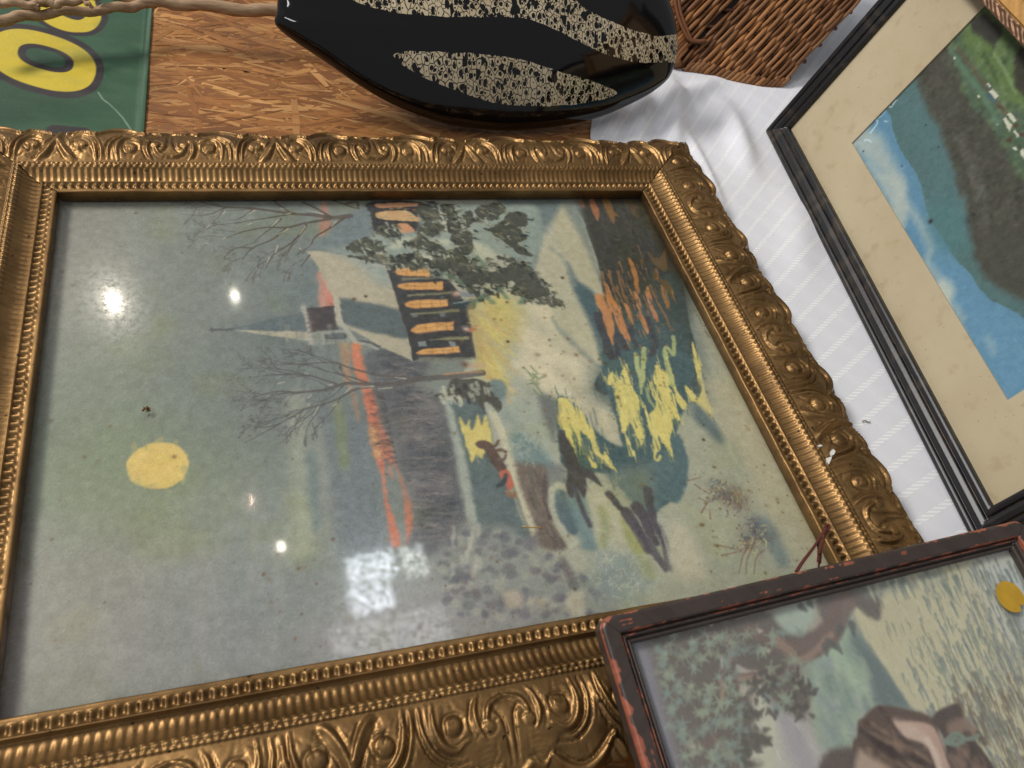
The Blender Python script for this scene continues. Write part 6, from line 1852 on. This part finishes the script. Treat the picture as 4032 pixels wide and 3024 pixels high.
# ------------------------------------------------------------------ wicker basket
def basket():
    Zw = Zf(2500, 0, 900 / 2212)
    O0 = on_z(Zw([(395, 655)]), 0.004)[0]
    O1 = on_z(Zw([(1420, 815)]), 0.004)[0]
    Sd = np.array([0.1, 0.07, 0.08])
    n = np.cross(O1 - O0, Sd); n /= np.linalg.norm(n)
    if n[2] < 0: n = -n
    root = empty('wicker_basket', tuple(O0))
    tag(root, 'brown wicker basket standing on the white cloth beside the black dish', 'basket')
    t = NT('willow')
    c = t.attr()
    co = t.coord()
    nz = t.noise(co, 260, 4, .6); nb = t.noise(co, 18, 3, .5)
    f = t.math('MULTIPLY', t.math('MULTIPLY_ADD', nz, .5, .75), t.math('MULTIPLY_ADD', nb, .5, .75))
    sc = t.n('ShaderNodeVectorMath', operation='SCALE'); t.l(c, sc.inputs[0]); t.l(f, sc.inputs['Scale'])
    t.principled(sc.outputs[0], .5, 0, .35, nz, .4, .0006)
    wm = t.m
    r = np.random.default_rng(2)

    def P(q, h=0.0):
        return on_plane(Zw(q), O0 + n * h, n) - O0
    S1 = P([(2110, -10)])[0] - P([(1430, 720)])[0]
    S1 /= np.linalg.norm(S1)
    base = P([(395, 655), (470, 668), (620, 672), (740, 720), (900, 770), (1060, 800), (1240, 835), (1430, 815)])
    left = P([(30, -420), (165, -10), (240, 250), (300, 480), (350, 640)])
    right_end = P([(2600, -520)])[0]
    pal = [(138, 92, 52), (118, 76, 42), (152, 104, 62), (106, 68, 38), (140, 98, 62)]
    U = base[-1] - base[0]; U /= np.linalg.norm(U)
    # willow rods: start on the lower border or the left corner, run along S1 and weave over cross stakes
    mb = MB()
    starts = []
    cb = crom(base, 12); L = np.concatenate([[0], np.cumsum(np.linalg.norm(np.diff(cb, axis=0), axis=1))])
    for s in np.arange(0.002, L[-1], 0.0052):
        starts.append(np.array([np.interp(s, L, cb[:, k]) for k in range(3)]))
    cl = crom(left[::-1], 12); Ll = np.concatenate([[0], np.cumsum(np.linalg.norm(np.diff(cl, axis=0), axis=1))])
    for s in np.arange(0.003, Ll[-1], 0.0066):
        starts.insert(0, np.array([np.interp(s, Ll, cl[:, k]) for k in range(3)]))
    for i, st in enumerate(starts):
        ln = 0.25 + r.uniform(-.01, .01)
        m_ = 64
        q = np.linspace(0, ln, m_)
        along = (st @ S1) + q
        wave = np.sin(along / 0.030 * math.pi + (i % 2) * math.pi)
        side = 0.0009 * np.sin(along / 0.022 + i * 1.7)
        p = st + np.outer(q, S1) + np.outer(0.0030 * wave + r.uniform(0, .0008), n) + np.outer(side, U)
        rad = r.uniform(.0022, .0029) * np.ones(m_)
        rad[:3] *= (.6, .85, .95)
        col = np.array(s2l(pal[r.integers(len(pal))])) * r.uniform(.8, 1.25)
        mb.tube(p, rad, 7, True, .03, col, i)
    o = mb.build('woven_rods', wm, root); tag(o, kind='stuff')
    # rods wrapped round the left corner, lit side painted in with paler rod colours
    mb = MB()
    nl = np.cross(S1, n); nl = nl if nl[0] < 0 else -nl
    cor = crom(left, 10)
    back = n * -0.02 + nl * 0.010 - S1 * 0.012
    for k in range(0, len(cor) - 1):
        for h in (0, .5):
            a = cor[k] * (1 - h) + cor[k + 1] * h
            e = a + S1 * r.uniform(.018, .032) + n * .002
            p = crom(np.array([a + back * 1.4, a + back * .5 + n * .002, a + n * 0.0036 - nl * .002, (a + e) / 2 + n * .004, e]), 5)
            col = np.array(s2l(pal[r.integers(len(pal))])) * r.uniform(1.0, 1.5)
            mb.tube(p, r.uniform(.0024, .0032), 7, True, .03, col, k)
    o = mb.build('corner_wrapping', wm, root); tag(o, kind='stuff')
    # corner post with a cut end, bottom border rolls, lashing
    post = np.vstack([P([(405, 655)], .002), P([(360, 460)], -.002), P([(290, 200)], -.004), P([(210, -150)], -.004)])
    mb = MB(); mb.tube(crom(post, 6), .0072, 14, True, .02, np.array(s2l((124, 84, 50)))); mb.build('corner_post', wm, root)
    mb = MB()
    for k, s in enumerate(np.arange(0.012, L[-1], 0.0068)):
        a = np.array([np.interp(s, L, cb[:, i]) for i in range(3)])
        p = crom(np.array([a + n * -.004 - S1 * .002, a - S1 * .0052 + n * .001, a + n * .0042 - S1 * .001 + U * .002, a + S1 * .010 + n * .0035 + U * .004]), 5)
        mb.tube(p, r.uniform(.0026, .0034), 7, True, .03, np.array(s2l(pal[r.integers(len(pal))])) * r.uniform(.8, 1.1), k)
    o = mb.build('lower_border', wm, root); tag(o, kind='stuff')
    mb = MB()
    for dx in (0, 34):
        q = [(385 + dx, -40), (395 + dx, 60), (425 + dx, 180), (470 + dx, 290), (520 + dx * .7, 380), (590 + dx * .3, 402 - dx * .2), (690, 395)]
        p = crom(P(q, .0075), 6)
        mb.tube(p, .0021, 8, True, .03, np.array(s2l((118, 74, 46))), dx)
    mb.build('lashing', wm, root)
    # stakes crossing under the rods and the dark inner body
    mb = MB()
    for k in range(7):
        a = base[0] + S1 * (.012 + .030 * k); b = a + (base[-1] - base[0]) * 1.02
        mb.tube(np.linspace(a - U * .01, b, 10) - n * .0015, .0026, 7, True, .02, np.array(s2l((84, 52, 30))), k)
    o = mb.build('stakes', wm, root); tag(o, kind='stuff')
    fp = np.vstack([left[::-1][1:], ])
    f0 = [left[4], left[2], left[0], left[0] + S1 * .2, base[-1] + S1 * .25, base[-1]]
    f0 = [q - n * .006 for q in f0]
    dv = np.array([0.02, 0.16, 0.0])
    f1 = [q + dv for q in f0]
    V = np.array(f0 + f1); V[:, 2] = np.maximum(V[:, 2], -0.0006)
    k = len(f0)
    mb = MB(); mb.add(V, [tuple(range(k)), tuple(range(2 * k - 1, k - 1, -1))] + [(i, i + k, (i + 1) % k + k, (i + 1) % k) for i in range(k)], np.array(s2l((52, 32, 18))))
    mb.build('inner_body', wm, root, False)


basket()


# ------------------------------------------------------------------ small litter
def litter():
    t = mat_simple('dry_stem', (182, 146, 84), .6, .3, .3, 300)
    p = on_z(Z5([(782, 1487), (830, 1490), (880, 1497), (925, 1494), (968, 1499)]), 0.0221)
    mb = MB(); mb.tube(p, .00045, 6)
    tag(mb.build('dry_stem', t), 'short pale dry grass stem lying on the large glass', 'straw')
    t2 = mat_simple('brown_debris', (112, 78, 48), .8, .2, .4, 900)
    r = np.random.default_rng(1)
    c = on_z(D([(317, 886)]), 0.0216)[0]
    mb = MB()
    for k in range(22):
        q = c + np.array([r.normal(0, .0015), r.normal(0, .0013), abs(r.normal(0.0004, .0004))])
        e = r.normal(0, 1, 3) * np.array([.0005, .0005, .0003])
        mb.tube(np.array([q - e, q, q + e]), r.uniform(.0002, .0006), 5)
    tag(mb.build('debris', t2), 'tiny clump of brown insect debris on the glass above the moon', 'debris')
    t3 = mat_simple('dark_thread', (40, 34, 32), .7)
    Zt = Zf(2900, 1400, .5118)
    mb = MB(); mb.tube(on_z(crom(Zt([(968, 508), (990, 500), (1010, 512), (1030, 510)]), 4), 0.0042), .0004, 6)
    tag(mb.build('thread', t3), 'short dark thread lying on the white cloth', 'thread')


litter()
